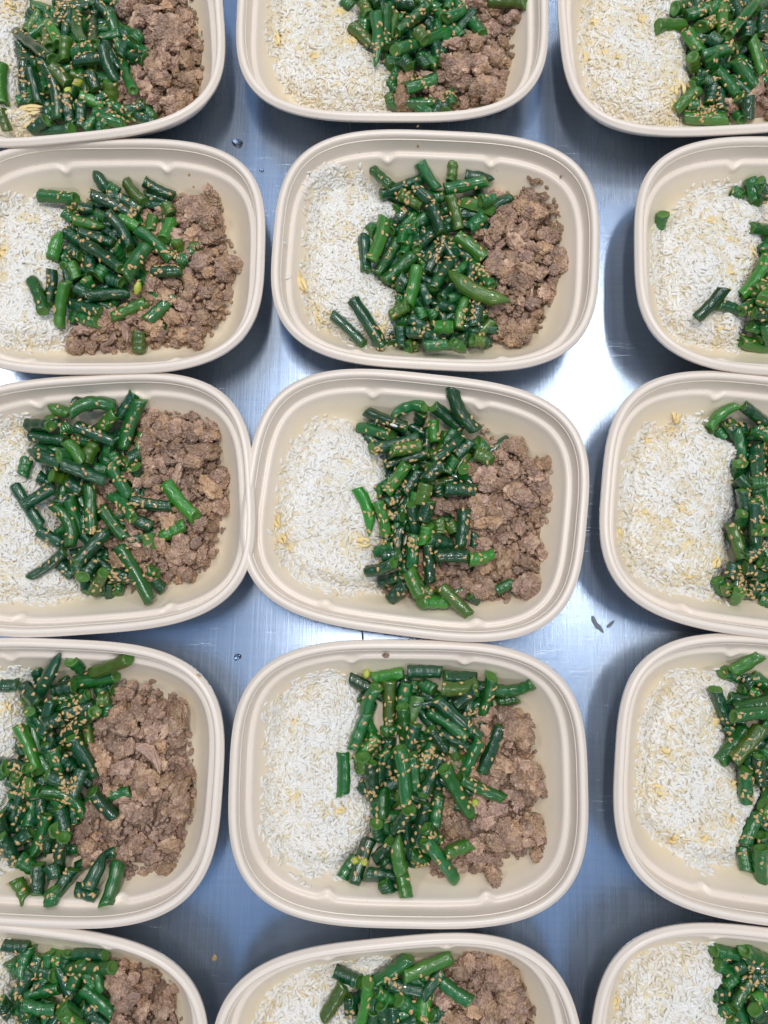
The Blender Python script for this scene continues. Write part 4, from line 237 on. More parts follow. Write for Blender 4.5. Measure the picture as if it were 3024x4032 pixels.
def mat_fibre():
    a = NT('moulded_fibre'); v = a.obj()
    n1 = a.noise(v, 35, 4); n2 = a.noise(v, 900, 2)
    col = a.mix(n1, (.83, .725, .625), (.88, .78, .685))
    # yellowish cream tint low in the bowl, strongest on the rice side
    cream_dist = a.n('ShaderNodeVectorMath', operation='LENGTH')
    a.l(a.mapping(v, (1 / .058, 1 / .068, 0), (0, 0, 0), (.85, .02, 0)), cream_dist.inputs[0])
    sm = a.ramp(a.math('ADD', cream_dist.outputs['Value'], a.math('MULTIPLY', a.noise(v, 40, 3), .35)), [(1.05, .75), (1.8, 0.0)])
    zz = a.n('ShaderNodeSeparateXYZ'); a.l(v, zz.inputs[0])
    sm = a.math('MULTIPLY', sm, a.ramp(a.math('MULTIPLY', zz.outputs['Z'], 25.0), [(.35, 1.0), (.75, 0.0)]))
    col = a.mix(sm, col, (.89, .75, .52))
    fl = a.noise(a.mapping(v, (1, 1.0, 1)), 420, 2, .5)
    col = a.mix(a.ramp(fl, [(.74, 0.0), (.78, .45)]), col, (.33, .26, .20))
    a.set(Base_Color=col, Roughness=a.math('ADD', a.math('MULTIPLY', n1, .10), .27), Specular_IOR_Level=.55)
    a.bump(a.math('ADD', n2, a.math('MULTIPLY', n1, .6)), .16, .0004)
    return a.m

def mat_rice():
    a = NT('cooked_rice')
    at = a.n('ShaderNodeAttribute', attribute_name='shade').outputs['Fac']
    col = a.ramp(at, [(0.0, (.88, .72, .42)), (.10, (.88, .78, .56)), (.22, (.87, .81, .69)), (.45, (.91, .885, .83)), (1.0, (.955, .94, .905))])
    a.set(Base_Color=col, Roughness=.34, Specular_IOR_Level=.5)
    # cooked grains let light through
    tr = a.n('ShaderNodeBsdfTranslucent'); a.l(a.mix(1.0, col, (1.0, .97, .90), 'MULTIPLY'), tr.inputs['Color'])
    mx = a.n('ShaderNodeMixShader'); mx.inputs[0].default_value = .14
    a.l(a.p.outputs[0], mx.inputs[1]); a.l(tr.outputs[0], mx.inputs[2])
    a.l(mx.outputs[0], a.t.nodes['Material Output'].inputs['Surface'])
    return a.m

def mat_meat():
    a = NT('cooked_mince'); v = a.obj()
    n1 = a.noise(v, 130, 4, .65); n2 = a.noise(v, 620, 4, .7); n3 = a.noise(v, 1500, 2)
    rnd = a.n('ShaderNodeObjectInfo').outputs['Random']
    col = a.ramp(n1, [(.25, (.30, .17, .115)), (.50, (.54, .36, .25)), (.75, (.72, .525, .375))])
    col = a.mix(a.ramp(n2, [(.38, .6), (.58, 0.0)]), col, (.19, .105, .075))
    col = a.mix(a.math('MULTIPLY', a.ramp(rnd, [(.55, 0.0), (.95, 1.0)]), .45), col, (.50, .31, .15))
    col = a.mix(a.math('MULTIPLY', a.ramp(rnd, [(.05, 1.0), (.35, 0.0)]), .30), col, (.54, .36, .31))
    hv = a.n('ShaderNodeHueSaturation'); a.l(col, hv.inputs['Color'])
    a.l(a.math('ADD', a.math('MULTIPLY', a.math('FRACT', a.math('MULTIPLY', rnd, 7.31)), .55), .70), hv.inputs['Value'])
    a.set(Base_Color=hv.outputs[0], Roughness=a.math('ADD', a.math('MULTIPLY', n1, .40), .14), Specular_IOR_Level=.6)
    a.bump(a.math('ADD', n2, a.math('MULTIPLY', n3, .6)), 1.0, .0016)
    return a.m

def mat_bean(name, c1, c2, c3):
    a = NT(name)
    uvn = a.n('ShaderNodeTexCoord').outputs['UV']; v = a.obj()
    rnd = a.n('ShaderNodeObjectInfo').outputs['Random']
    ridge = a.noise(a.mapping(uvn, (.9, 11, 1)), 1.0, 3, .6)
    blot = a.noise(v, 90, 3)
    fine = a.noise(v, 1400, 3); mid = a.noise(v, 330, 3)
    col = a.mix(ridge, c1, c2)
    col = a.mix(a.ramp(blot, [(.50, 0.0), (.75, .7)]), col, c3)
    hsv = a.n('ShaderNodeHueSaturation'); a.l(col, hsv.inputs['Color'])
    a.l(a.math('ADD', a.math('MULTIPLY', rnd, .03), .483), hsv.inputs['Hue'])
    a.l(a.math('ADD', a.math('MULTIPLY', rnd, .5), .75), hsv.inputs['Value'])
    a.set(Base_Color=hsv.outputs[0], Roughness=a.math('ADD', a.math('MULTIPLY', fine, .28), .08), Specular_IOR_Level=.6, Coat_Weight=.7, Coat_Roughness=.055, Coat_IOR=1.5)
    a.bump(a.math('ADD', a.math('ADD', a.math('MULTIPLY', ridge, 1.0), a.math('MULTIPLY', mid, .8)), a.math('MULTIPLY', fine, .35)), .6, .0009)
    return a.m

def mat_simple(name, c1, c2, scale, rough, bump=.3, bd=.0004, **kw):
    a = NT(name); v = a.obj(); n = a.noise(v, scale, 4)
    a.set(Base_Color=a.mix(n, c1, c2), Roughness=rough, **kw)
    a.bump(a.noise(v, scale * 3, 3), bump, bd)
    return a.m

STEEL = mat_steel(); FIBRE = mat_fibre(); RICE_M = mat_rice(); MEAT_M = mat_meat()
SKIN = {
 'd': mat_bean('bean_skin_dark', (.003, .038, .014), (.006, .080, .021), (.014, .120, .018)),
 'm': mat_bean('bean_skin_mid', (.006, .085, .014), (.014, .150, .020), (.032, .190, .018)),
 'b': mat_bean('bean_skin_bright', (.024, .150, .013), (.050, .240, .018), (.090, .300, .022)),
 'o': mat_bean('bean_skin_olive', (.040, .105, .010), (.080, .170, .014), (.125, .195, .016)),
 'y': mat_bean('bean_seed_yellow', (.36, .42, .035), (.46, .52, .06), (.50, .50, .09)),
}
FLESH = mat_simple('bean_flesh', (.045, .15, .028), (.11, .26, .045), 500, .3)
TONES = 'dmboy'
SESAME_M = mat_simple('toasted_sesame', (.50, .31, .12), (.70, .50, .24), 200, .42)
EGG_M = mat_simple('cooked_egg', (.82, .58, .22), (.86, .72, .40), 160, .40, .5, .0008)
SAUCE_M = mat_simple('brown_sauce', (.46, .31, .14), (.58, .42, .22), 200, .2)
FLAKE_M = mat_simple('grey_residue', (.15, .18, .22), (.22, .25, .30), 300, .5)

def mat_water():
    a = NT('water_drop')
    a.set(Base_Color=(.95, .97, 1.0), Roughness=.03, IOR=1.33, Transmission_Weight=1.0)
    return a.m
WATER_M = mat_water()

# ------------------------------------------------------------------ steel table (two sheets meeting at a seam)
def table():
    root = tag(link('steel_table', None), kind='structure')
    root.empty_display_size = .1
    def sx(y): return -39.0 + .0543 * y * -1.0
    for side in (-1, 1):
        g = .6 * side
        if side < 0: pts = [(-900, -900), (sx(-900) + g, -900), (sx(900) + g, 900), (-900, 900)]
        else: pts = [(sx(-900) + g, -900), (900, -900), (900, 900), (sx(900) + g, 900)]
        bm = bmesh.new()
        top = [bm.verts.new((x * MM, y * MM, 0)) for x, y in pts]
        bot = [bm.verts.new((x * MM, y * MM, -.03)) for x, y in pts]
        bm.faces.new(top); bm.faces.new(bot[::-1])
        for i in range(4): bm.faces.new((top[i], bot[i], bot[(i + 1) % 4], top[(i + 1) % 4]))
        bmesh.ops.recalc_face_normals(bm, faces=bm.faces)
        me = bpy.data.meshes.new('steel_sheet'); bm.to_mesh(me); bm.free(); me.materials.append(STEEL)
        link('steel_sheet', me, root)
table()

# ------------------------------------------------------------------ fibre tray
A_, B_, N_ = 112.5, 87.16, 3.26
NA = 352
def outline():
    th = np.linspace(0, 2 * np.pi, 4000, endpoint=False)
    c, s = np.cos(th), np.sin(th)
    x = A_ * np.sign(c) * np.abs(c) ** (2 / N_); y = B_ * np.sign(s) * np.abs(s) ** (2 / N_)
    L = np.concatenate([[0], np.cumsum(np.hypot(np.diff(np.append(x, x[0])), np.diff(np.append(y, y[0]))))])
    t = np.linspace(0, L[-1], NA, endpoint=False)
    X = np.interp(t, L, np.append(x, x[0])); Y = np.interp(t, L, np.append(y, y[0]))
    nx = np.sign(X) * np.abs(X / A_) ** (N_ - 1) / A_; ny = np.sign(Y) * np.abs(Y / B_) ** (N_ - 1) / B_
    l = np.hypot(nx, ny); return X, Y, nx / l, ny / l
OX, OY, ONX, ONY = outline()
RIM_Z = 44.0
NOTCH = np.zeros(NA)
for (nx_, side) in ((-38, 1), (38, 1), (-52, -1), (52, -1)):
    NOTCH = np.maximum(NOTCH, np.exp(-(np.abs(OX - nx_) / 3.8) ** 2.6) * (np.sign(OY) == side))

def rings(profile, notch=True):
    V = []
    for (d, z, nw) in profile:
        dd = d + (NOTCH * nw if notch else 0)
        zz = z - (NOTCH * nw * .9 if notch else 0)
        X = OX - ONX * dd; Y = OY - ONY * dd
        V.append(np.stack([X, Y, np.full(NA, RIM_Z) + zz], 1))
    return np.concatenate(V) * MM

def build_tray_meshes():
    rim = [(6.9, -4.0, 0), (4.6, -3.4, 0), (3.2, -2.2, 0), (2.2, -2.4, 0), (1.6, -4.2, 0), (.7, -4.6, 0), (0, -4.2, 0), (.05, -2.8, 0), (.4, -2.1, 0), (1.0, -1.75, 0),
           (1.5, -1.2, 0), (2.2, -.45, 0), (3.1, -.05, 0), (4.0, 0, 0), (4.8, -.2, 0), (5.5, -.8, 0), (6.0, -1.9, 0), (6.3, -3.0, 0)]
    V = rings(rim); F = quads_grid(len(rim), NA)
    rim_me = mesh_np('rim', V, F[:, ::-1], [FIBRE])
    bowl = [(6.3, -3.0, 0), (6.8, -5.5, 0), (7.5, -9.0, 0), (8.1, -12.9, .2), (8.5, -14.6, .8), (9.1, -15.2, 1.6), (10.2, -15.0, 2.4), (11.4, -14.9, 2.6), (12.5, -15.5, 2.6), (13.3, -16.8, 2.4), (14.0, -18.6, 1.8),
            (16.0, -22.0, .8), (19.6, -28.0, .2), (23.0, -33.0, 0), (26.8, -37.2, 0), (31.0, -40.2, 0), (36.0, -41.6, 0), (42.0, -42.0, 0)]
    V1 = rings(bowl)
    F1 = quads_grid(len(bowl), NA)
    last = V1[-NA:]
    inner = []
    for s in (.8, .6, .4, .2):
        inner.append(np.stack([last[:, 0] * s, last[:, 1] * s, last[:, 2]], 1))
    n0 = len(V1)
    V1 = np.concatenate([V1] + inner)
    F1 = np.concatenate([F1, quads_grid(5, NA, n0 - NA)])
    c = len(V1); V1 = np.concatenate([V1, [[0, 0, last[0, 2]]]])
    lr = c - NA
    tri = np.stack([lr + np.arange(NA), lr + (np.arange(NA) + 1) % NA, np.full(NA, c)], 1)
    outer = [(6.9, -4.0, 0), (6.2, -9.0, 0), (7.5, -15.6, 0), (9.0, -16.9, 0), (11.6, -17.9, 0), (13.6, -21.2, 0), (19.0, -30.2, 0), (25.6, -38.6, 0), (30.5, -42.4, 0), (36, -43.9, 0), (42, -43.9, 0)]
    V2 = rings(outer, False); F2 = quads_grid(len(outer), NA)[:, ::-1] + len(V1)
    c2 = len(V1) + len(V2); l2 = c2 - NA
    V = np.concatenate([V1, V2, [[0, 0, .0001]]])
    tri2 = np.stack([l2 + (np.arange(NA) + 1) % NA, l2 + np.arange(NA), np.full(NA, c2)], 1)
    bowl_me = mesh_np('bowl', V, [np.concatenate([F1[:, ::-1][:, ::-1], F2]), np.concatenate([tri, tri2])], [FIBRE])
    for me in (rim_me, bowl_me):
        bm = bmesh.new(); bm.from_mesh(me); bmesh.ops.recalc_face_normals(bm, faces=bm.faces); bm.to_mesh(me); bm.free()
    return rim_me, bowl_me
RIM_ME, BOWL_ME = build_tray_meshes()
ROWN = {1: 'top row', 2: 'second row', 3: 'third row', 4: 'fourth row', 5: 'bottom row'}
COLN = {1: 'left', 2: 'middle', 3: 'right'}
def where(k): return ROWN[int(k[0])] + ' ' + COLN[int(k[1])] + ' tray'
TILT = {'11': (1.9, 0), '21': (1.5, 0), '23': (1.3, 0), '33': (1.3, 0), '41': (1.3, 0), '32': (0, -1.5), '43': (.5, 0)}
MT = {}
tray_lab = {
 '11': 'cut off by the top left corner', '12': 'cut off at its upper side by the photo edge', '13': 'cut off by the top right corner',
 '21': 'lying partly under the top left tray', '22': 'with two loose beans on its rice', '23': 'with one bean end alone on its rice',
 '31': 'touching the tilted middle tray', '32': 'turned clockwise in the centre of the photo', '33': 'with egg shreds at the top of its rice',
 '41': 'filled up to its left photo edge with beans', '42': 'whole tray with a mince crumb on its upper ledge', '43': 'beside the bare lower right steel',
 '51': 'cut off by the bottom left corner', '52': 'cut off by the lower photo edge', '53': 'cut off by the bottom right corner'}
for k, (x, y, a) in TRAYS.items():
    tx, ty = TILT.get(k, (0, 0))
    rx, ry = math.radians(-tx), math.radians(-ty)
    dz = 62 * math.sin(math.radians(abs(tx))) + 85 * math.sin(math.radians(abs(ty)))
    if tx: rx = -math.radians(tx)
    M = Matrix.Translation((x * MM, y * MM, (dz + .02) * MM)) @ Matrix.Rotation(math.radians(a), 4, 'Z') @ Matrix.Rotation(rx, 4, 'X') @ Matrix.Rotation(-ry, 4, 'Y')
    MT[k] = M
    t = link('takeout_tray', None); t.empty_display_size = .05
    t.matrix_world = M
    tag(t, 'beige fibre ' + where(k) + ', ' + tray_lab[k], 'tray', 'filled takeout trays on the steel table')
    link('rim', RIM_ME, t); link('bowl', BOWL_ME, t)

# ------------------------------------------------------------------ food: height fields in tray space
def tray_z(X, Y):
    """height of the tray's inner surface (mm) at tray coordinates"""
    ax = np.abs(X) / A_ + 1e-6; ay = np.abs(Y) / B_ + 1e-6
    F = (ax ** N_ + ay ** N_) ** (1 / N_); gx = (ax / F) ** (N_ - 1) / A_; gy = (ay / F) ** (N_ - 1) / B_
    ins = (1 - F) / np.hypot(gx, gy)
    return RIM_Z + np.interp(ins, [0, 6, 9, 13, 13.8, 16, 19.6, 23, 26.8, 31, 36, 42, 200], [0, -3, -15, -16.6, -18.2, -22, -28, -33, -37.2, -40.2, -41.6, -42, -42])
def rice_h(k, X, Y):
    d = poly_dist(FOOD[k]['rice'], X, Y)
    sd = int(k) * 7
    h = np.where(d > 0, 17 * (1 - np.exp(-np.maximum(d, 0) / 9)), 0)
    h = h + np.where(d > 2, (vnoise(X + 200, Y + 200, sd, 16) - .5) * 5 * np.clip(d / 12, 0, 1), 0)
    return d, np.maximum(2 + h, tray_z(X, Y) + np.clip(d, 0, 4) * .5)
def meat_h(k, X, Y):
    d = poly_dist(FOOD[k]['meat'], X, Y)
    h = np.where(d > 0, 11 * (1 - np.exp(-np.maximum(d, 0) / 7)), 0)
    return d, np.maximum(2 + h, tray_z(X, Y) + np.clip(d, 0, 4) * .4)

def base_mound(k, fn, zoff, noise_amp, seed, step=2.0, edge=-1.5):
    gx = np.arange(-96, 97, step); gy = np.arange(-72, 73, step)
    X, Y = np.meshgrid(gx, gy)
    d, h = fn(k, X, Y)
    h = h + zoff + (vnoise(X + 300, Y + 300, seed, 5) - .5) * noise_amp
    w = np.clip((d - edge - 1.0) / 3.0, 0, 1); tz = tray_z(X, Y)
    h = np.maximum(tz + .1, h) * w + (tz + .1) * (1 - w)
    ok = d > edge
    idx = -np.ones(X.shape, int); V = []
    q = ok[:-1, :-1] & ok[1:, :-1] & ok[:-1, 1:] & ok[1:, 1:]
    need = np.zeros(X.shape, bool)
    need[:-1, :-1] |= q; need[1:, :-1] |= q; need[:-1, 1:] |= q; need[1:, 1:] |= q
    idx[need] = np.arange(need.sum())
    V = np.stack([X[need], Y[need], h[need]], 1)
    i, j = np.where(q)
    F = np.stack([idx[i, j], idx[i, j + 1], idx[i + 1, j + 1], idx[i + 1, j]], 1)
    return V, F

# rice grain template: long grain, blunt pointed ends
def grain_template():
    ts = [-.82, -.45, 0, .45, .82]; rr = [.62, .95, 1.0, .93, .58]; NC = 6
    V = [(-1, 0, 0)]
    for t, r in zip(ts, rr):
        for j in range(NC):
            a = 2 * math.pi * j / NC; V.append((t, r * math.cos(a), r * math.sin(a)))
    V.append((1, 0, 0))
    F4 = quads_grid(5, NC, 1)
    t0 = np.array([(0, 1 + (j + 1) % NC, 1 + j) for j in range(NC)]); e = 1 + 5 * NC
    t1 = np.array([(e, e - NC + j, e - NC + (j + 1) % NC) for j in range(NC)])
    return np.array(V, float), F4, np.concatenate([t0, t1])
GV, GF4, GF3 = grain_template()

def frames(n, normal, rs, tilt):
    """random tangent frames about normals"""
    th = rs.uniform(0, 2 * np.pi, n)
    d = np.stack([np.cos(th), np.sin(th), rs.normal(0, tilt, n)], 1)
    d -= normal * (np.sum(d * normal, 1, keepdims=True)) * .8
    d /= np.linalg.norm(d, axis=1, keepdims=True)
    s = np.cross(normal + rs.normal(0, .25, (n, 3)), d); s /= np.linalg.norm(s, axis=1, keepdims=True)
    return d, s, np.cross(d, s)

def scatter(tV, tF4, tF3, P, D, S, U, sx, sy, sz, bend=None):
    n, m = len(P), len(tV)
    L = np.stack([np.outer(sx, tV[:, 0]), np.outer(sy, tV[:, 1]), np.outer(sz, tV[:, 2])], -1)
    if bend is not None: L[..., 1] += bend[:, None] * (tV[:, 0] ** 2)[None]
    V = P[:, None] + L[..., :1] * D[:, None] + L[..., 1:2] * S[:, None] + L[..., 2:] * U[:, None]
    off = (np.arange(n) * m)[:, None, None]
    return V.reshape(-1, 3), (tF4[None] + off).reshape(-1, 4), (tF3[None] + off).reshape(-1, 3)

def grad_normal(fn, k, X, Y):
    e = 1.0
    hx = (fn(k, X + e, Y)[1] - fn(k, X - e, Y)[1]) / (2 * e); hy = (fn(k, X, Y + e)[1] - fn(k, X, Y - e)[1]) / (2 * e)
    n = np.stack([-hx, -hy, np.ones_like(hx)], 1); n[:, :2] *= .7
    return n / np.linalg.norm(n, axis=1, keepdims=True)

rice_lab = {'11': 'beside the large egg shred', '12': 'with curled egg strips', '13': 'streaked with much yellow egg', '21': 'with a yellow egg patch', '22': 'under two loose beans',
 '23': 'with a lone bean end', '31': 'near two crossed dark beans', '32': 'with egg at its left edge', '33': 'with a tall egg shred on top', '41': 'half hidden behind beans',
 '42': 'nearly pure white oval heap', '43': 'flecked with small egg strips', '51': 'in the corner', '52': 'cut by the lower edge', '53': 'cut by the corner'}
EGGY = {'12': .22, '13': .26, '23': .14, '33': .20, '43': .16, '11': .16, '53': .14, '21': .10, '31': .12, '22': .08, '32': .05, '42': .03}
for k in FOOD:
    rs = np.random.default_rng(int(k) * 13 + 1)
    poly = np.array(FOOD[k]['rice'], float)
    area = abs(np.sum(poly[:, 0] * np.roll(poly[:, 1], -1) - poly[:, 1] * np.roll(poly[:, 0], -1))) / 2
    n = int(area * .43)
    lo, hi = poly.min(0) - 4, poly.max(0) + 4
    X = rs.uniform(lo[0], hi[0], n * 4); Y = rs.uniform(lo[1], hi[1], n * 4)
    d = poly_dist(poly, X, Y)
    keep = (d > 0) | ((d > -3.5) & (rs.random(n * 4) < .25))
    X, Y = X[keep][:n], Y[keep][:n]; n = len(X)
    d, h = rice_h(k, X, Y)
    nrm = grad_normal(rice_h, k, X, Y)
    layer = rs.random(n)
    Z = h + .35 + layer * 1.5 * np.clip(.3 + d / 6, .2, 1)
    low = rs.random(n) < np.clip(.55 - d / 14, .06, .55)
    Z = np.where(low, tray_z(X, Y) + .8 + rs.random(n) * np.maximum(h - tray_z(X, Y), 0), Z)
    D, S, U = frames(n, nrm, rs, .20)
    ln = rs.uniform(2.3, 3.5, n) * np.where(rs.random(n) < .12, .6, 1); wd = rs.uniform(.95, 1.22, n)
    V, F4, F3 = scatter(GV, GF4, GF3, np.stack([X, Y, Z], 1), D, S, U, ln, wd, wd * .9, rs.normal(0, .35, n))
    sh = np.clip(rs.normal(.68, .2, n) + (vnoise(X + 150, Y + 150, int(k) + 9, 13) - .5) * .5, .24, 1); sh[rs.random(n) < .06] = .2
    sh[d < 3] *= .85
    ey_ = EGGY.get(k, .08); tint = vnoise(X + 90, Y + 70, int(k) + 31, 9) * .6 + vnoise(X + 20, Y + 170, int(k) + 37, 4) * .4
    sh = np.where((tint > .72 - ey_) & (rs.random(n) < .6), rs.uniform(.06, .28, n), sh)
    for (ex, ey, el, ew, ea) in FOOD[k]['egg']:
        ca, sa = math.cos(math.radians(ea)), math.sin(math.radians(ea)); qx = (X - ex) * ca + (Y - ey) * sa; qy = -(X - ex) * sa + (Y - ey) * ca
        near = np.exp(-((qx / (el * .75 + 1.5)) ** 2 + (qy / (ew * .95 + 1.5)) ** 2))
        sh = np.where(rs.random(n) < near * .85, rs.uniform(.02, .2, n), sh)
    shade = np.repeat(sh, len(GV))
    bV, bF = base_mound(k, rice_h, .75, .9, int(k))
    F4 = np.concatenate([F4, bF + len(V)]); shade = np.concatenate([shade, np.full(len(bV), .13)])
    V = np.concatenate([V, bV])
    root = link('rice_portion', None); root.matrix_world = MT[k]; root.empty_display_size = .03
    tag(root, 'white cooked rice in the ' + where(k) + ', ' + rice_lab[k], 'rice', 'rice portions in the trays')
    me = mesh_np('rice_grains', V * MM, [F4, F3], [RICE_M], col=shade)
    tag(link('rice_grains', me, root), kind='stuff')

# ------------------------------------------------------------------ minced meat
def ico(sub):
    bm = bmesh.new(); bmesh.ops.create_icosphere(bm, subdivisions=sub, radius=1)
    V = np.array([v.co[:] for v in bm.verts]); F = np.array([[v.index for v in f.verts] for f in bm.faces]); bm.free()
    return V, F
def lumpy(sub, seed, n1, n2, amp1=.34, amp2=.16):
    rs = np.random.default_rng(seed); V, F = ico(sub)
    def cells(n, lim=1.25):
        P = rs.normal(size=(n, 3)); P /= np.linalg.norm(P, axis=1, keepdims=True)
        w = rs.uniform(.7, 1.25, n)
        m = np.empty(len(V))
        for c in range(0, len(V), 4096):
            m[c:c + 4096] = np.min(np.arccos(np.clip((V[c:c + 4096] @ P.T).astype(np.float32), -1, 1)) / (math.sqrt(4 / n) * w[None] * 1.25).astype(np.float32), 1)
        return np.clip(1 - np.clip(m, 0, 1) ** 1.6, 0, 1)
    ph = rs.uniform(0, 6.28, (2, 3)); V0 = V
    V = V + .16 * np.sin(4.5 * V[:, [1, 2, 0]] + ph[0]) + .08 * np.sin(11 * V[:, [2, 0, 1]] + ph[1]); V = V / np.linalg.norm(V, axis=1, keepdims=True)
    r = .66 + amp1 * cells(n1) + amp2 * cells(n2) + .13 * cells(n2 * 4)
    st = np.array([rs.uniform(.9, 1.5), rs.uniform(.75, 1.05), rs.uniform(.65, .9)])
    return V0 * r[:, None] * st[None], F
CLUMPS = [mesh_np('clump', v * MM, f, [MEAT_M]) for v, f in (lumpy(5, 100 + s, 16 + 4 * (s % 4), 150, .38, .27) for s in range(8))]
STRANDS = []
for s in range(4):
    v, f = lumpy(5, 200 + s, 22, 140, .26, .14); v = v * np.array([1.9, .72, .75]); v[:, 1] += .16 * v[:, 0] ** 2 * (1 if s % 2 else -1)
    STRANDS.append(mesh_np('clump', v * MM, f, [MEAT_M]))
BIGT = [mesh_np('clump', v * MM, f, [MEAT_M]) for v, f in (lumpy(5, 500 + s, 20 + 6 * s, 190, .22, .26) for s in range(4))]
SMALL = [lumpy(3, 300 + s, 7, 36, .38, .2) for s in range(6)]
meat_lab = {'11': 'crumbling down its right side', '12': 'with one pale bean on top', '13': 'mostly hidden under beans', '21': 'running along its lower edge', '22': 'piled up against bare tray floor',
 '23': 'at its far right end', '31': 'with two bright beans on it', '32': 'of loose even crumbs', '33': 'at its far right end', '41': 'with browned flat chunks',
 '42': 'with one round and one long clump', '43': 'at its far right end', '51': 'in the bottom left corner', '52': 'cut by the lower photo edge', '53': 'at its far right end'}
for k in FOOD:
    rs = np.random.default_rng(int(k) * 17 + 3)
    poly = np.array(FOOD[k]['meat'], float)
    lo, hi = poly.min(0), poly.max(0)
    area = abs(np.sum(poly[:, 0] * np.roll(poly[:, 1], -1) - poly[:, 1] * np.roll(poly[:, 0], -1))) / 2
    root = link('mince_portion', None); root.matrix_world = MT[k]; root.empty_display_size = .03
    tag(root, 'brown minced meat in the ' + where(k) + ', ' + meat_lab[k], 'minced meat', 'mince portions in the trays')
    def samp(n, margin, sep):
        C = rs.uniform(lo, hi, (n * 14, 2)); dd = poly_dist(poly, C[:, 0], C[:, 1]); C = C[dd > margin]
        out = np.zeros((n, 2)); m = 0
        for p in C:
            if m and np.min((out[:m, 0] - p[0]) ** 2 + (out[:m, 1] - p[1]) ** 2) < sep * sep: continue
            out[m] = p; m += 1
            if m >= n: break
        out = out[:m]; d, h = meat_h(k, out[:, 0], out[:, 1])
        return [(a[0], a[1], float(b), float(c)) for a, b, c in zip(out, d, h)]
    for (bx_, by_, hl, hw, ba) in FOOD[k]['big']:
        d, h = meat_h(k, np.array([bx_]), np.array([by_]))
        nb = max(3, int(hl * hw * 3.14 / 34))
        for q in range(nb):
            rr, tt = math.sqrt(rs.random()) * .72, rs.uniform(0, 6.28)
            ex, ey = hl * rr * math.cos(tt), hw * rr * math.sin(tt); ca, sa = math.cos(math.radians(ba)), math.sin(math.radians(ba))
            sc = min(hw * .62, rs.uniform(3.6, 5.4))
            o = link('clump', BIGT[rs.integers(4)], root)
            o.location = ((bx_ + ex * ca - ey * sa) * MM, (by_ + ex * sa + ey * ca) * MM, (float(h[0]) + 1.2 + min(hw, 8) * .75 * (1 - rr * rr) + rs.uniform(-.3, .6)) * MM)
            o.scale = (sc, sc, sc); o.rotation_euler = (rs.uniform(-.6, .6), rs.uniform(-.6, .6), rs.uniform(0, 6.28))
    big = samp(int(area / 260), 5.5, 9.5); med = samp(int(area / 75), 2.5, 4.6); sml = samp(int(area / 18), -.2, 1.9)
    for cls, pts in ((0, big), (1, med)):
        for p in pts:
            d, h = p[2], p[3]
            if cls == 0: sc = rs.uniform(4.6, 7.2); me = CLUMPS[rs.integers(8)] if rs.random() < .94 else STRANDS[rs.integers(4)]
            else: sc = rs.uniform(2.6, 4.3); me = CLUMPS[rs.integers(8)] if rs.random() < .94 else STRANDS[rs.integers(4)]
            z = max(2 + sc * .55, h + sc * (.12 + .4 * max(0, 1 - d / 8)) + (-1.0 if cls else .6) + rs.uniform(-2.5, 2.5))
            o = link('clump', me, root)
            o.location = (p[0] * MM, p[1] * MM, z * MM); o.scale = (sc, sc, sc)
            o.rotation_euler = (rs.uniform(-.6, .6), rs.uniform(-.6, .6), rs.uniform(0, 6.28))
    Vs, Fs, off = [], [], 0
    for p in sml:
        v, f = SMALL[rs.integers(6)]
        h = p[3]
        sc = rs.uniform(.8, 2.1); a = rs.uniform(0, 6.28)
        R = np.array([[math.cos(a), -math.sin(a), 0], [math.sin(a), math.cos(a), 0], [0, 0, 1]])
        Vs.append((v * sc) @ R.T + np.array([p[0], p[1], max(2 + sc * .5, h + sc * .35 + rs.uniform(-3, 1.5))])); Fs.append(f + off); off += len(v)
    bV, bF = base_mound(k, meat_h, -4.0, 3, int(k) + 50, edge=3.5)
    V = np.concatenate(Vs + [bV]); F3 = np.concatenate(Fs); F4 = bF + off
    me = mesh_np('crumbs', V * MM, [F4, F3], [MEAT_M])
    tag(link('crumbs', me, root), kind='stuff')

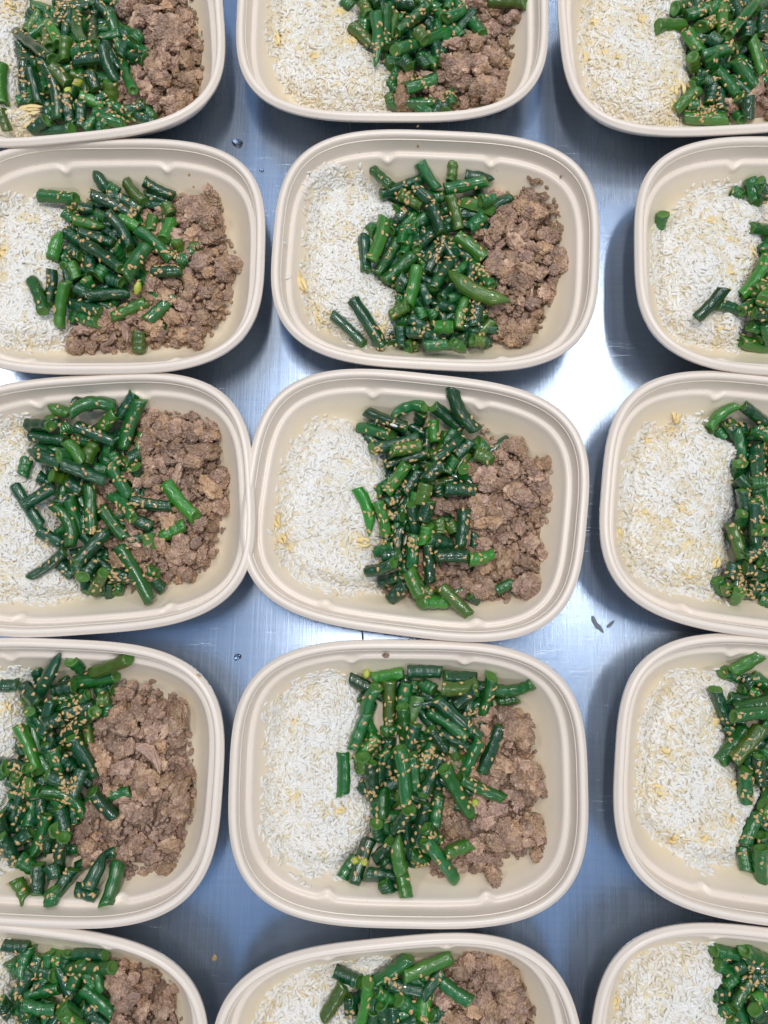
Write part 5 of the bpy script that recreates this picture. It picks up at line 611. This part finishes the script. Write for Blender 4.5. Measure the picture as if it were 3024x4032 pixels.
# ------------------------------------------------------------------ green beans
def bean_geo(L, r, tone, seed, bend):
    """bean piece along local X, centred; returns V (mm), F4, F3, material ids, uv"""
    rs = np.random.default_rng(seed)
    NR, NC = 15, 16
    half = 'h' in tone
    t = np.linspace(0, 1, NR)
    th = np.linspace(0, 2 * np.pi, NC, endpoint=False)
    ph = rs.uniform(0, 6.28); el = rs.uniform(.04, .10); k1 = rs.uniform(2, 4)
    bulge = (1 + .05 * np.sin(2 * np.pi * t * k1 + ph) + rs.normal(0, .016, NR)) * (1 + rs.uniform(-.1, .1) * (t - .5))
    taper = np.ones(NR)
    tip = [('t' in tone) or ('L' in tone), ('e' in tone) or ('L' in tone)]
    if tone[0] == 'y': tip = [True, True]
    if tip[0]: taper *= np.clip(np.sqrt(np.clip(t / (.42 if 'L' not in tone else .25), 0.02, 1)), 0, 1)
    if tip[1]: taper *= np.clip(np.sqrt(np.clip((1 - t) / (.42 if 'L' not in tone else .25), 0.02, 1)), 0, 1)
    taper *= 1 - .10 * rs.random() * t
    yb = bend * (1 - (2 * t - 1) ** 2)
    cut0, cut1 = rs.normal(0, .22, 2), rs.normal(0, .22, 2)
    V, UV = [], []
    for i in range(NR):
        rad = r * bulge[i] * taper[i]
        lob = 1 + el * np.cos(2 * (th - ph)) + .05 * np.cos(5 * th + ph) + .03 * np.cos(8 * th + 2 * ph)
        y = rad * lob * np.cos(th); z = rad * lob * np.sin(th)
        if half: z = np.where(z > 0, -z * .35 + r * .1, z)
        x = np.full(NC, (t[i] - .5) * L)
        w0 = max(0, 1 - t[i] / .3); w1 = max(0, 1 - (1 - t[i]) / .3)
        if not tip[0]: x = x + w0 * (y * cut0[0] + z * cut0[1])
        if not tip[1]: x = x + w1 * (y * cut1[0] + z * cut1[1])
        V.append(np.stack([x, y + yb[i], z], 1)); UV.append(np.stack([np.full(NC, t[i] * L * .05 + seed * .37), th / (2 * np.pi)], 1))
    V = np.concatenate(V); UV = np.concatenate(UV)
    F4 = quads_grid(NR, NC); mi4 = np.zeros(len(F4), int)
    if half:
        top = np.sin(th[F4[:, 0] % NC]) > .1; mi4[top] = 5
    tris, mi3 = [], []
    for e in (0, 1):
        ring = np.arange(NC) + (0 if e == 0 else (NR - 1) * NC)
        c = V[ring].mean(0); sgn = -1 if e == 0 else 1
        if tip[e]:
            ci = len(V); V = np.vstack([V, c + [sgn * r * .12, 0, 0]]); UV = np.vstack([UV, UV[ring].mean(0)])
            T = [(ring[j], ring[(j + 1) % NC], ci) for j in range(NC)]; m = [0] * NC
            tris += [x[::-1] if e == 0 else x for x in T]; mi3 += m
        else:
            prev = ring; hollow = rs.uniform(.05, .55)
            for (s, dx, mat) in ((.90, sgn * .05 * r, 5), (.60, -sgn * .06 * r, 5), (.34, -sgn * hollow * r, 5)):
                base = len(V); P = c + (V[ring] - c) * s + np.array([dx, 0, 0]) + rs.normal(0, .03 * r, (NC, 3)) * [1, .4, .4]
                V = np.vstack([V, P]); UV = np.vstack([UV, UV[ring]])
                new = np.arange(NC) + base
                q = np.stack([prev, np.roll(prev, -1), np.roll(new, -1), new], 1)
                F4 = np.vstack([F4, q[:, ::-1] if e == 0 else q]); mi4 = np.concatenate([mi4, np.full(NC, mat)])
                prev = new
            ci = len(V); V = np.vstack([V, V[prev].mean(0)]); UV = np.vstack([UV, UV[ring].mean(0)])
            T = [(prev[j], prev[(j + 1) % NC], ci) for j in range(NC)]
            tris += [x[::-1] if e == 0 else x for x in T]; mi3 += [5] * NC
    return V, F4, np.array(tris), mi4, np.array(mi3), UV

MATS = [SKIN[c] for c in TONES] + [FLESH]
TONE_WORD = {'d': 'dark green', 'm': 'mid green', 'b': 'bright green', 'o': 'olive green', 'y': 'small yellow'}
bean_bvh = {}
rest = dict(V=[], F4=[], F3=[], m4=[], m3=[], uv=[], off=0)
seed = 0
bean_objs = []
for k, txt in BEANS.items():
    bv, bf, boff = [], [], 0
    for s in txt.split('|'):
        w = s.split(); seed += 1
        a = np.array(list(map(float, w[0:3]))) / 10; b = np.array(list(map(float, w[3:6]))) / 10
        r = float(w[6]) / 10 * .99; tone = w[7]; own = w[8]
        rs = random.Random(seed)
        ax = b - a; L = float(np.linalg.norm(ax)); Lm = max(L, 7.0)
        if tone[0] == 'y': Lm = max(L, 5.5)
        xdir = Vector(ax / max(L, 1e-6)); up = Vector((0, 0, 1))
        if abs(xdir.z) > .97: up = Vector((0, 1, 0))
        y = up.cross(xdir).normalized(); z = xdir.cross(y)
        bend = rs.gauss(0, .025 if rs.random() < .85 else .08) * Lm
        if 'n' in tone: bend = .16 * Lm
        if 'v' in tone: bend = -.10 * Lm
        if 'L' in tone: bend = -.10 * Lm
        V, F4, F3, m4, m3, uv = bean_geo(Lm, r, tone, seed, bend)
        ti = TONES.index(tone[0]); m4 = np.where(m4 == 0, ti, m4); m3 = np.where(m3 == 0, ti, m3)
        if 'h' in tone: roll = 0.0
        else: roll = rs.uniform(-.5, .5)
        R = Matrix((xdir, y, z)).transposed() @ Matrix.Rotation(roll, 3, 'X')
        Rn = np.array(R); c = (a + b) / 2
        Vt = V @ Rn.T + c
        tri = np.concatenate([F4[:, [0, 1, 2]], F4[:, [0, 2, 3]], F3]); bv.append(Vt); bf.append(tri + boff); boff += len(V)
        if own == '2':
            me = mesh_np('green_bean', V * MM, [F4, F3], MATS, np.concatenate([m4, m3]), uv=uv)
            o = link('green_bean', me)
            Ml = R.to_4x4(); Ml.translation = Vector(c * MM)
            o.matrix_world = MT[k] @ Ml
            bean_objs.append((o, k, tone, L, c, ax))
        else:
            Mw = np.array(MT[k]); Vw = (Vt * MM) @ Mw[:3, :3].T + Mw[:3, 3]
            rest['V'].append(Vw); rest['F4'].append(F4 + rest['off']); rest['F3'].append(F3 + rest['off'])
            rest['m4'].append(m4); rest['m3'].append(m3); rest['uv'].append(uv); rest['off'] += len(V)
    bean_bvh[k] = (np.concatenate(bv), np.concatenate(bf))
me = mesh_np('bean_pieces', np.concatenate(rest['V']), [np.concatenate(rest['F4']), np.concatenate(rest['F3'])], MATS,
             np.concatenate(rest['m4'] + rest['m3']), uv=np.concatenate(rest['uv']))
tag(link('bean_pieces', me), 'smaller and half buried green bean pieces deep in all the piles', 'green beans', kind='stuff')

# labels: extremes of every pile first, then tone + length + lie
for k in BEANS:
    L = [b for b in bean_objs if b[1] == k]
    if not L: continue
    named = {}
    def ext(key, word):
        c = [b for b in L if b[0].name not in named]
        if c: named[max(c, key=key)[0].name] = word
    ext(lambda b: -b[4][0], 'leftmost of the pile')
    ext(lambda b: b[4][0], 'rightmost of the pile')
    ext(lambda b: b[4][1], 'topmost of the pile')
    ext(lambda b: -b[4][1], 'lowest of the pile')
    ext(lambda b: b[3], 'longest of the others')
    same = {}
    for o, _, tone, ln, c, ax in L:
        an = math.degrees(math.atan2(ax[1], ax[0])) % 180
        lie = 'lying level' if an < 22 or an > 158 else ('pointing straight up' if 68 < an < 112 else ('rising rightwards' if an < 90 else 'falling rightwards'))
        size = 'short' if ln < 17 else ('long' if ln > 30 else 'medium')
        if 'c' in tone or 'C' in tone: lie = 'showing its cut end'; size = 'short'
        lab = f"{size} {TONE_WORD[tone[0]]} bean piece {lie}, {where(k)}"
        if 'L' in tone: lab = f"long curved glossy olive bean end on top, {where(k)}"
        elif o.name in named: lab = f"{TONE_WORD[tone[0]]} bean piece, {named[o.name]}, {where(k)}"
        same.setdefault(lab, []).append((float(c[0]), o))
    for lab, os_ in same.items():
        os_.sort(key=lambda q: q[0])
        for i, (_, o) in enumerate(os_):
            if len(os_) == 2: lab2 = ('left of two: ', 'right of two: ')[i] + lab
            elif len(os_) > 2: lab2 = ('first', 'second', 'third', 'fourth', 'fifth', 'sixth', 'seventh', 'eighth', 'ninth')[min(i, 8)] + ' from left: ' + lab
            else: lab2 = lab
            tag(o, lab2, 'green bean', 'cut green beans in the trays')

# ------------------------------------------------------------------ sesame seeds sprinkled over the beans
def seed_template():
    NC = 6; ts = [-.6, 0, .55]; rr = [.85, 1.0, .62]
    V = [(-1, 0, 0)]
    for t, r in zip(ts, rr):
        for j in range(NC):
            a = 2 * math.pi * j / NC; V.append((t, r * math.cos(a), r * math.sin(a)))
    V.append((1, 0, 0)); e = 1 + 3 * NC
    t0 = np.array([(0, 1 + (j + 1) % NC, 1 + j) for j in range(NC)])
    t1 = np.array([(e, e - NC + j, e - NC + (j + 1) % NC) for j in range(NC)])
    return np.array(V, float), quads_grid(3, NC, 1), np.concatenate([t0, t1])
SV, SF4, SF3 = seed_template()
DENS = {'11': 1.1, '12': .8, '13': .9, '21': .75, '22': 1.0, '23': .6, '31': .9, '32': 1.05, '33': .9, '41': 1.15, '42': 1.1, '43': .6, '51': 1.3, '52': .8, '53': .7}
for k in BEANS:
    rs = np.random.default_rng(int(k) * 23 + 5)
    bvV, bvF = bean_bvh[k]
    tree = BVHTree.FromPolygons([tuple(v) for v in bvV.tolist()], bvF.tolist())
    lo, hi = np.percentile(bvV[:, :2], 3, axis=0), np.percentile(bvV[:, :2], 97, axis=0)
    n = int(240 * DENS[k]); P, Nn = [], []
    cl = [rs.uniform(lo, hi) for _ in range(11)]
    while len(P) < n:
        if rs.random() < .38: q = cl[int(11 * rs.random() ** 1.3)] + rs.normal(0, 4.2, 2)
        else: q = rs.uniform(lo - 2, hi + 2)
        hit = tree.ray_cast(Vector((q[0], q[1], 80)), Vector((0, 0, -1)))
        if hit[0] is None:
            if rs.random() < .9: continue
            continue
        nn = np.array(hit[1]); nn = nn if nn[2] > 0 else -nn
        if nn[2] < .35 and rs.random() < .5: continue
        P.append(np.array(hit[0]) + nn * .35); Nn.append(nn)
    P, Nn = np.array(P), np.array(Nn)
    D, S, U = frames(n, Nn, rs, .12)
    V, F4, F3 = scatter(SV, SF4, SF3, P, D, S, U, rs.uniform(1.4, 1.95, n), rs.uniform(.88, 1.18, n), rs.uniform(.4, .58, n))
    o = link('sesame_seeds', mesh_np('sesame_seeds', V * MM, [F4, F3], [SESAME_M]))
    o.matrix_world = MT[k]
    tag(o, 'toasted sesame seeds sprinkled over the beans of the ' + where(k), 'sesame seeds', 'sesame sprinkled over the beans', 'stuff')

# ------------------------------------------------------------------ egg shreds in the rice
egg_objs = {}
for k in FOOD:
    for i, (x, y, l, w, an) in enumerate(FOOD[k]['egg']):
        rs = np.random.default_rng(int(k) * 31 + i)
        nst = max(2, int(w / 2.3)); Vs, Fs, off = [], [], 0
        for s_ in range(nst):
            n = 9; t = np.linspace(-.5, .5, n)
            ln = l * rs.uniform(.6, 1.05); wd = rs.uniform(1.1, 2.4)
            cy = (s_ + .5) / nst * w - w / 2 + rs.normal(0, .4)
            px = t * ln + rs.normal(0, l * .07); py = cy + rs.normal(0, 1.1) * (4 * t * t) + .5 * np.sin(t * 9 + rs.uniform(0, 6))
            zz = rs.uniform(.1, 1.6) + .5 * np.sin(t * 7 + rs.uniform(0, 6)) - 3.0 * (2 * t) ** 2 * rs.uniform(.3, 1)
            env = np.clip(1.1 - (2 * t) ** 4, .25, 1) * (1 + .25 * rs.normal(size=n))
            ring = []
            for (dy, dz) in ((-1, 0), (-.5, .42), (.5, .42), (1, 0), (.5, -.42), (-.5, -.42)):
                ring.append(np.stack([px, py + dy * wd * env, zz + dz * 1.2 + rs.normal(0, .08, n)], 1))
            V = np.stack(ring, 1).reshape(-1, 3)
            F = quads_grid(n, 6, off)
            Vs.append(V); Fs.append(F); off += len(V)
            Fs.append(np.array([[off - 6, off - 5, off - 4, off - 3], [off - 6, off - 3, off - 2, off - 1], [off - n * 6 + 3, off - n * 6 + 2, off - n * 6 + 1, off - n * 6], [off - n * 6 + 5, off - n * 6 + 4, off - n * 6 + 3, off - n * 6]]))
        V = np.concatenate(Vs)
        d, h = rice_h(k, np.array([float(x)]), np.array([float(y)]))
        z0 = float(h[0]) + 1.0
        o = link('egg_shred', mesh_np('egg_shred', V * MM, np.concatenate(Fs), [EGG_M]))
        o.matrix_world = MT[k] @ Matrix.Translation((x * MM, y * MM, z0 * MM)) @ Matrix.Rotation(math.radians(an), 4, 'Z')
        side = 'upper' if y > 12 else ('lower' if y < -12 else 'middle'); edge = 'left edge' if x < -62 else ('bean side' if x > -38 else 'centre')
        size = 'large' if l * w > 150 else 'thin'
        egg_objs.setdefault(f"{size} yellow egg shred, {side} {edge} of rice, {where(k)}", []).append((y, o))

for lab, os_ in egg_objs.items():
    os_.sort(key=lambda q: -q[0])
    for i, (_, o) in enumerate(os_):
        pre = '' if len(os_) == 1 else ('upper', 'second', 'third', 'fourth')[i] + ' of several: '
        tag(o, pre + lab, 'egg', 'egg shreds mixed in the rice')
# ------------------------------------------------------------------ loose crumbs, drips, drops and residue
def dome(name, rx, ry, h, mat, seed, wob=.12, n=20):
    rs = np.random.default_rng(seed); th = np.linspace(0, 2 * np.pi, n, endpoint=False)
    edge = 1 + wob * np.sin(2 * th + rs.uniform(0, 6)) + wob * .6 * np.sin(3 * th + rs.uniform(0, 6)) + wob * .4 * np.sin(5 * th + rs.uniform(0, 6))
    V = []
    for s, z in ((1, 0), (.97, .35), (.85, .68), (.6, .9), (.3, .98)):
        V.append(np.stack([rx * s * edge * np.cos(th), ry * s * edge * np.sin(th), np.full(n, h * z)], 1))
    V = np.concatenate(V + [np.array([[0, 0, h], [0, 0, 0]])]); F = quads_grid(5, n); c = 5 * n
    tr = np.array([(4 * n + j, 4 * n + (j + 1) % n, c) for j in range(n)] + [((j + 1) % n, j, c + 1) for j in range(n)])
    return mesh_np(name, V * MM, [F, tr], [mat])
def drop(name, x, y, rx, ry, h, mat, seed, label, cat, ang=0, group=None, wob=.12):
    o = link(name, dome(name, rx, ry, h, mat, seed, wob)); o.matrix_world = Matrix.Translation((x * MM, y * MM, .05 * MM)) @ Matrix.Rotation(math.radians(ang), 4, 'Z')
    tag(o, label, cat, group)
drop('water_drop', -140.2, 280.3, 4.2, 3.8, .45, WATER_M, 1, 'largest clear water drop on the steel, between the upper left trays', 'water drop', 0, 'water drops on the steel')
drop('water_drop', -120.7, 258.2, 1.6, 1.6, .3, WATER_M, 2, 'small clear water drop left of the second middle tray', 'water drop', 0, 'water drops on the steel')
drop('water_drop', -120.8, -105.3, 2.6, 2.4, .4, WATER_M, 3, 'round clear water drop above the fourth left tray corner', 'water drop', 0, 'water drops on the steel')
drop('oil_drop', -126.1, -301.2, 1.9, 1.9, .5, SAUCE_M, 4, 'small amber oil drop on the dark steel near the bottom left tray', 'oil drop')
drop('grey_flake', 128.0, -76.8, 2.4, 5.2, .10, FLAKE_M, 5, 'larger crooked grey residue fleck on the bright steel', 'residue', 38, 'grey residue flecks', .3)
drop('grey_flake', 137.6, -76.4, 1.3, 3.6, .10, FLAKE_M, 6, 'smaller slim grey residue fleck on the bright steel', 'residue', -52, 'grey residue flecks', .12)
def on_tray(name, k, x, y, z, mesh, label, cat, group=None, rot=(0, 0, 0)):
    o = link(name, mesh); o.matrix_world = MT[k] @ Matrix.Translation((x * MM, y * MM, z * MM)) @ Matrix.Rotation(rot[0], 4, 'X') @ Matrix.Rotation(rot[1], 4, 'Y') @ Matrix.Rotation(rot[2], 4, 'Z')
    tag(o, label, cat, group); return o
v, f = lumpy(4, 400, 16, 70); CR = mesh_np('mince_crumb', v * 2.1 * MM, f, [MEAT_M])
LOOSE = [
 ('crumb', '42', -14.5, 76.6, 28.4, 0.38, 0.0, 'small brown mince crumb on the upper ledge of the fourth row middle tray'),
 ('crumb', '22', 86.6, 62.9, 30.3, 1.24, -1.2, 'tiny mince crumb on the upper right ledge, second row middle tray'),
 ('crumb', '42', 108.0, 21.8, 41.9, 0.03, -0.46, 'tiny brown crumb on the right rim of the fourth row middle tray'),
 ('drip', '22', -15.8, 79.4, 34.0, 1.33, 0.04, 'pale amber sauce drop on the upper wall, second row middle tray'),
 ('drip', '22', 38.8, 71.7, 24.2, 1.05, -0.12, 'faint sauce spot above the mince, second row middle tray'),
 ('drip', '21', 51.9, 69.9, 23.6, 1.06, -0.26, 'orange sauce fleck on the upper right floor, second row left tray'),
 ('drip', '31', 58.7, 78.1, 41.2, 0.75, -0.1, 'orange sauce fleck on the upper wall, third row left tray'),
 ('drip', '41', 35.1, 80.6, 41.0, 1.13, -0.03, 'amber sauce spot on the upper rim, fourth row left tray'),
 ('drip', '41', 92.5, 67.5, 43.3, 0.36, -0.32, 'amber sauce spot on the right rim corner, fourth row left tray'),
 ('drip', '22', 18.5, -76.4, 28.3, -0.38, -0.0, 'yellowish sauce smear on the lower ledge, second row middle tray'),
 ('crumb', '22', -16.7, 87.4, 44.0, 0.1, -0.0, 'tiny pinkish crumb on the upper rim edge, second row middle tray'),
 ('grain', '22', -104.8, 0.8, 34.2, 0.0, 1.33, 'lone rice grain on the left wall of the second row middle tray'),
 ('grain', '22', -101.6, -21.3, 28.4, -0.02, 0.38, 'second lone rice grain low on the left wall, second row middle tray'),
 ('grain', '42', -63.7, -62.5, 15.3, -0.98, 0.43, 'loose rice grain below the heap in the fourth row middle tray'),
 ('bgrain', '32', -20.2, 53.2, 31, 0, 0, 'upper of two white rice grains stuck on beans, third row middle tray'),
 ('bgrain', '32', -17.4, 47.4, 30, 0, 0, 'lower of two white rice grains stuck on beans, third row middle tray'),
 ('bgrain', '33', -37.3, 58.8, 30, 0, 0, 'white rice grain stuck on a bright bean, third row right tray'),
]
GR = mesh_np('rice_grain', (GV * np.array([3.1, 1.1, 1.0])) * MM, [GF4, GF3], [RICE_M], col=np.full(len(GV), .9))
for i, (t, k, x, y, z, rx, ry, lab) in enumerate(LOOSE):
    if t == 'bgrain':
        bvV, bvF = bean_bvh[k]
        hit = BVHTree.FromPolygons([tuple(v) for v in bvV.tolist()], bvF.tolist()).ray_cast(Vector((x, y, 80)), Vector((0, 0, -1)))
        if hit[0] is not None: z = hit[0][2] + .7
        on_tray('rice_grain', k, x, y, z, GR, lab, 'rice grain', 'loose rice grains', (0, 0, -.2 + .5 * (i % 2)))
    elif t == 'grain': on_tray('rice_grain', k, x, y, z + 1.0, GR, lab, 'rice grain', 'loose rice grains', (rx, ry, .3 * i))
    elif t == 'crumb':
        o = on_tray('mince_crumb', k, x, y, z + .6, CR, lab, 'crumb', 'loose mince crumbs', (rx, ry, i))
        if 'tiny' in lab: o.matrix_world = o.matrix_world @ Matrix.Scale(.45, 4)
    else: on_tray('sauce_spot', k, x, y, z - .05, dome('sauce_spot', 1.0 + .25 * (i % 3), 1.5, .25, SAUCE_M, 700 + i, .25), lab, 'sauce', 'sauce spots on the trays', (rx, ry, i * .9))
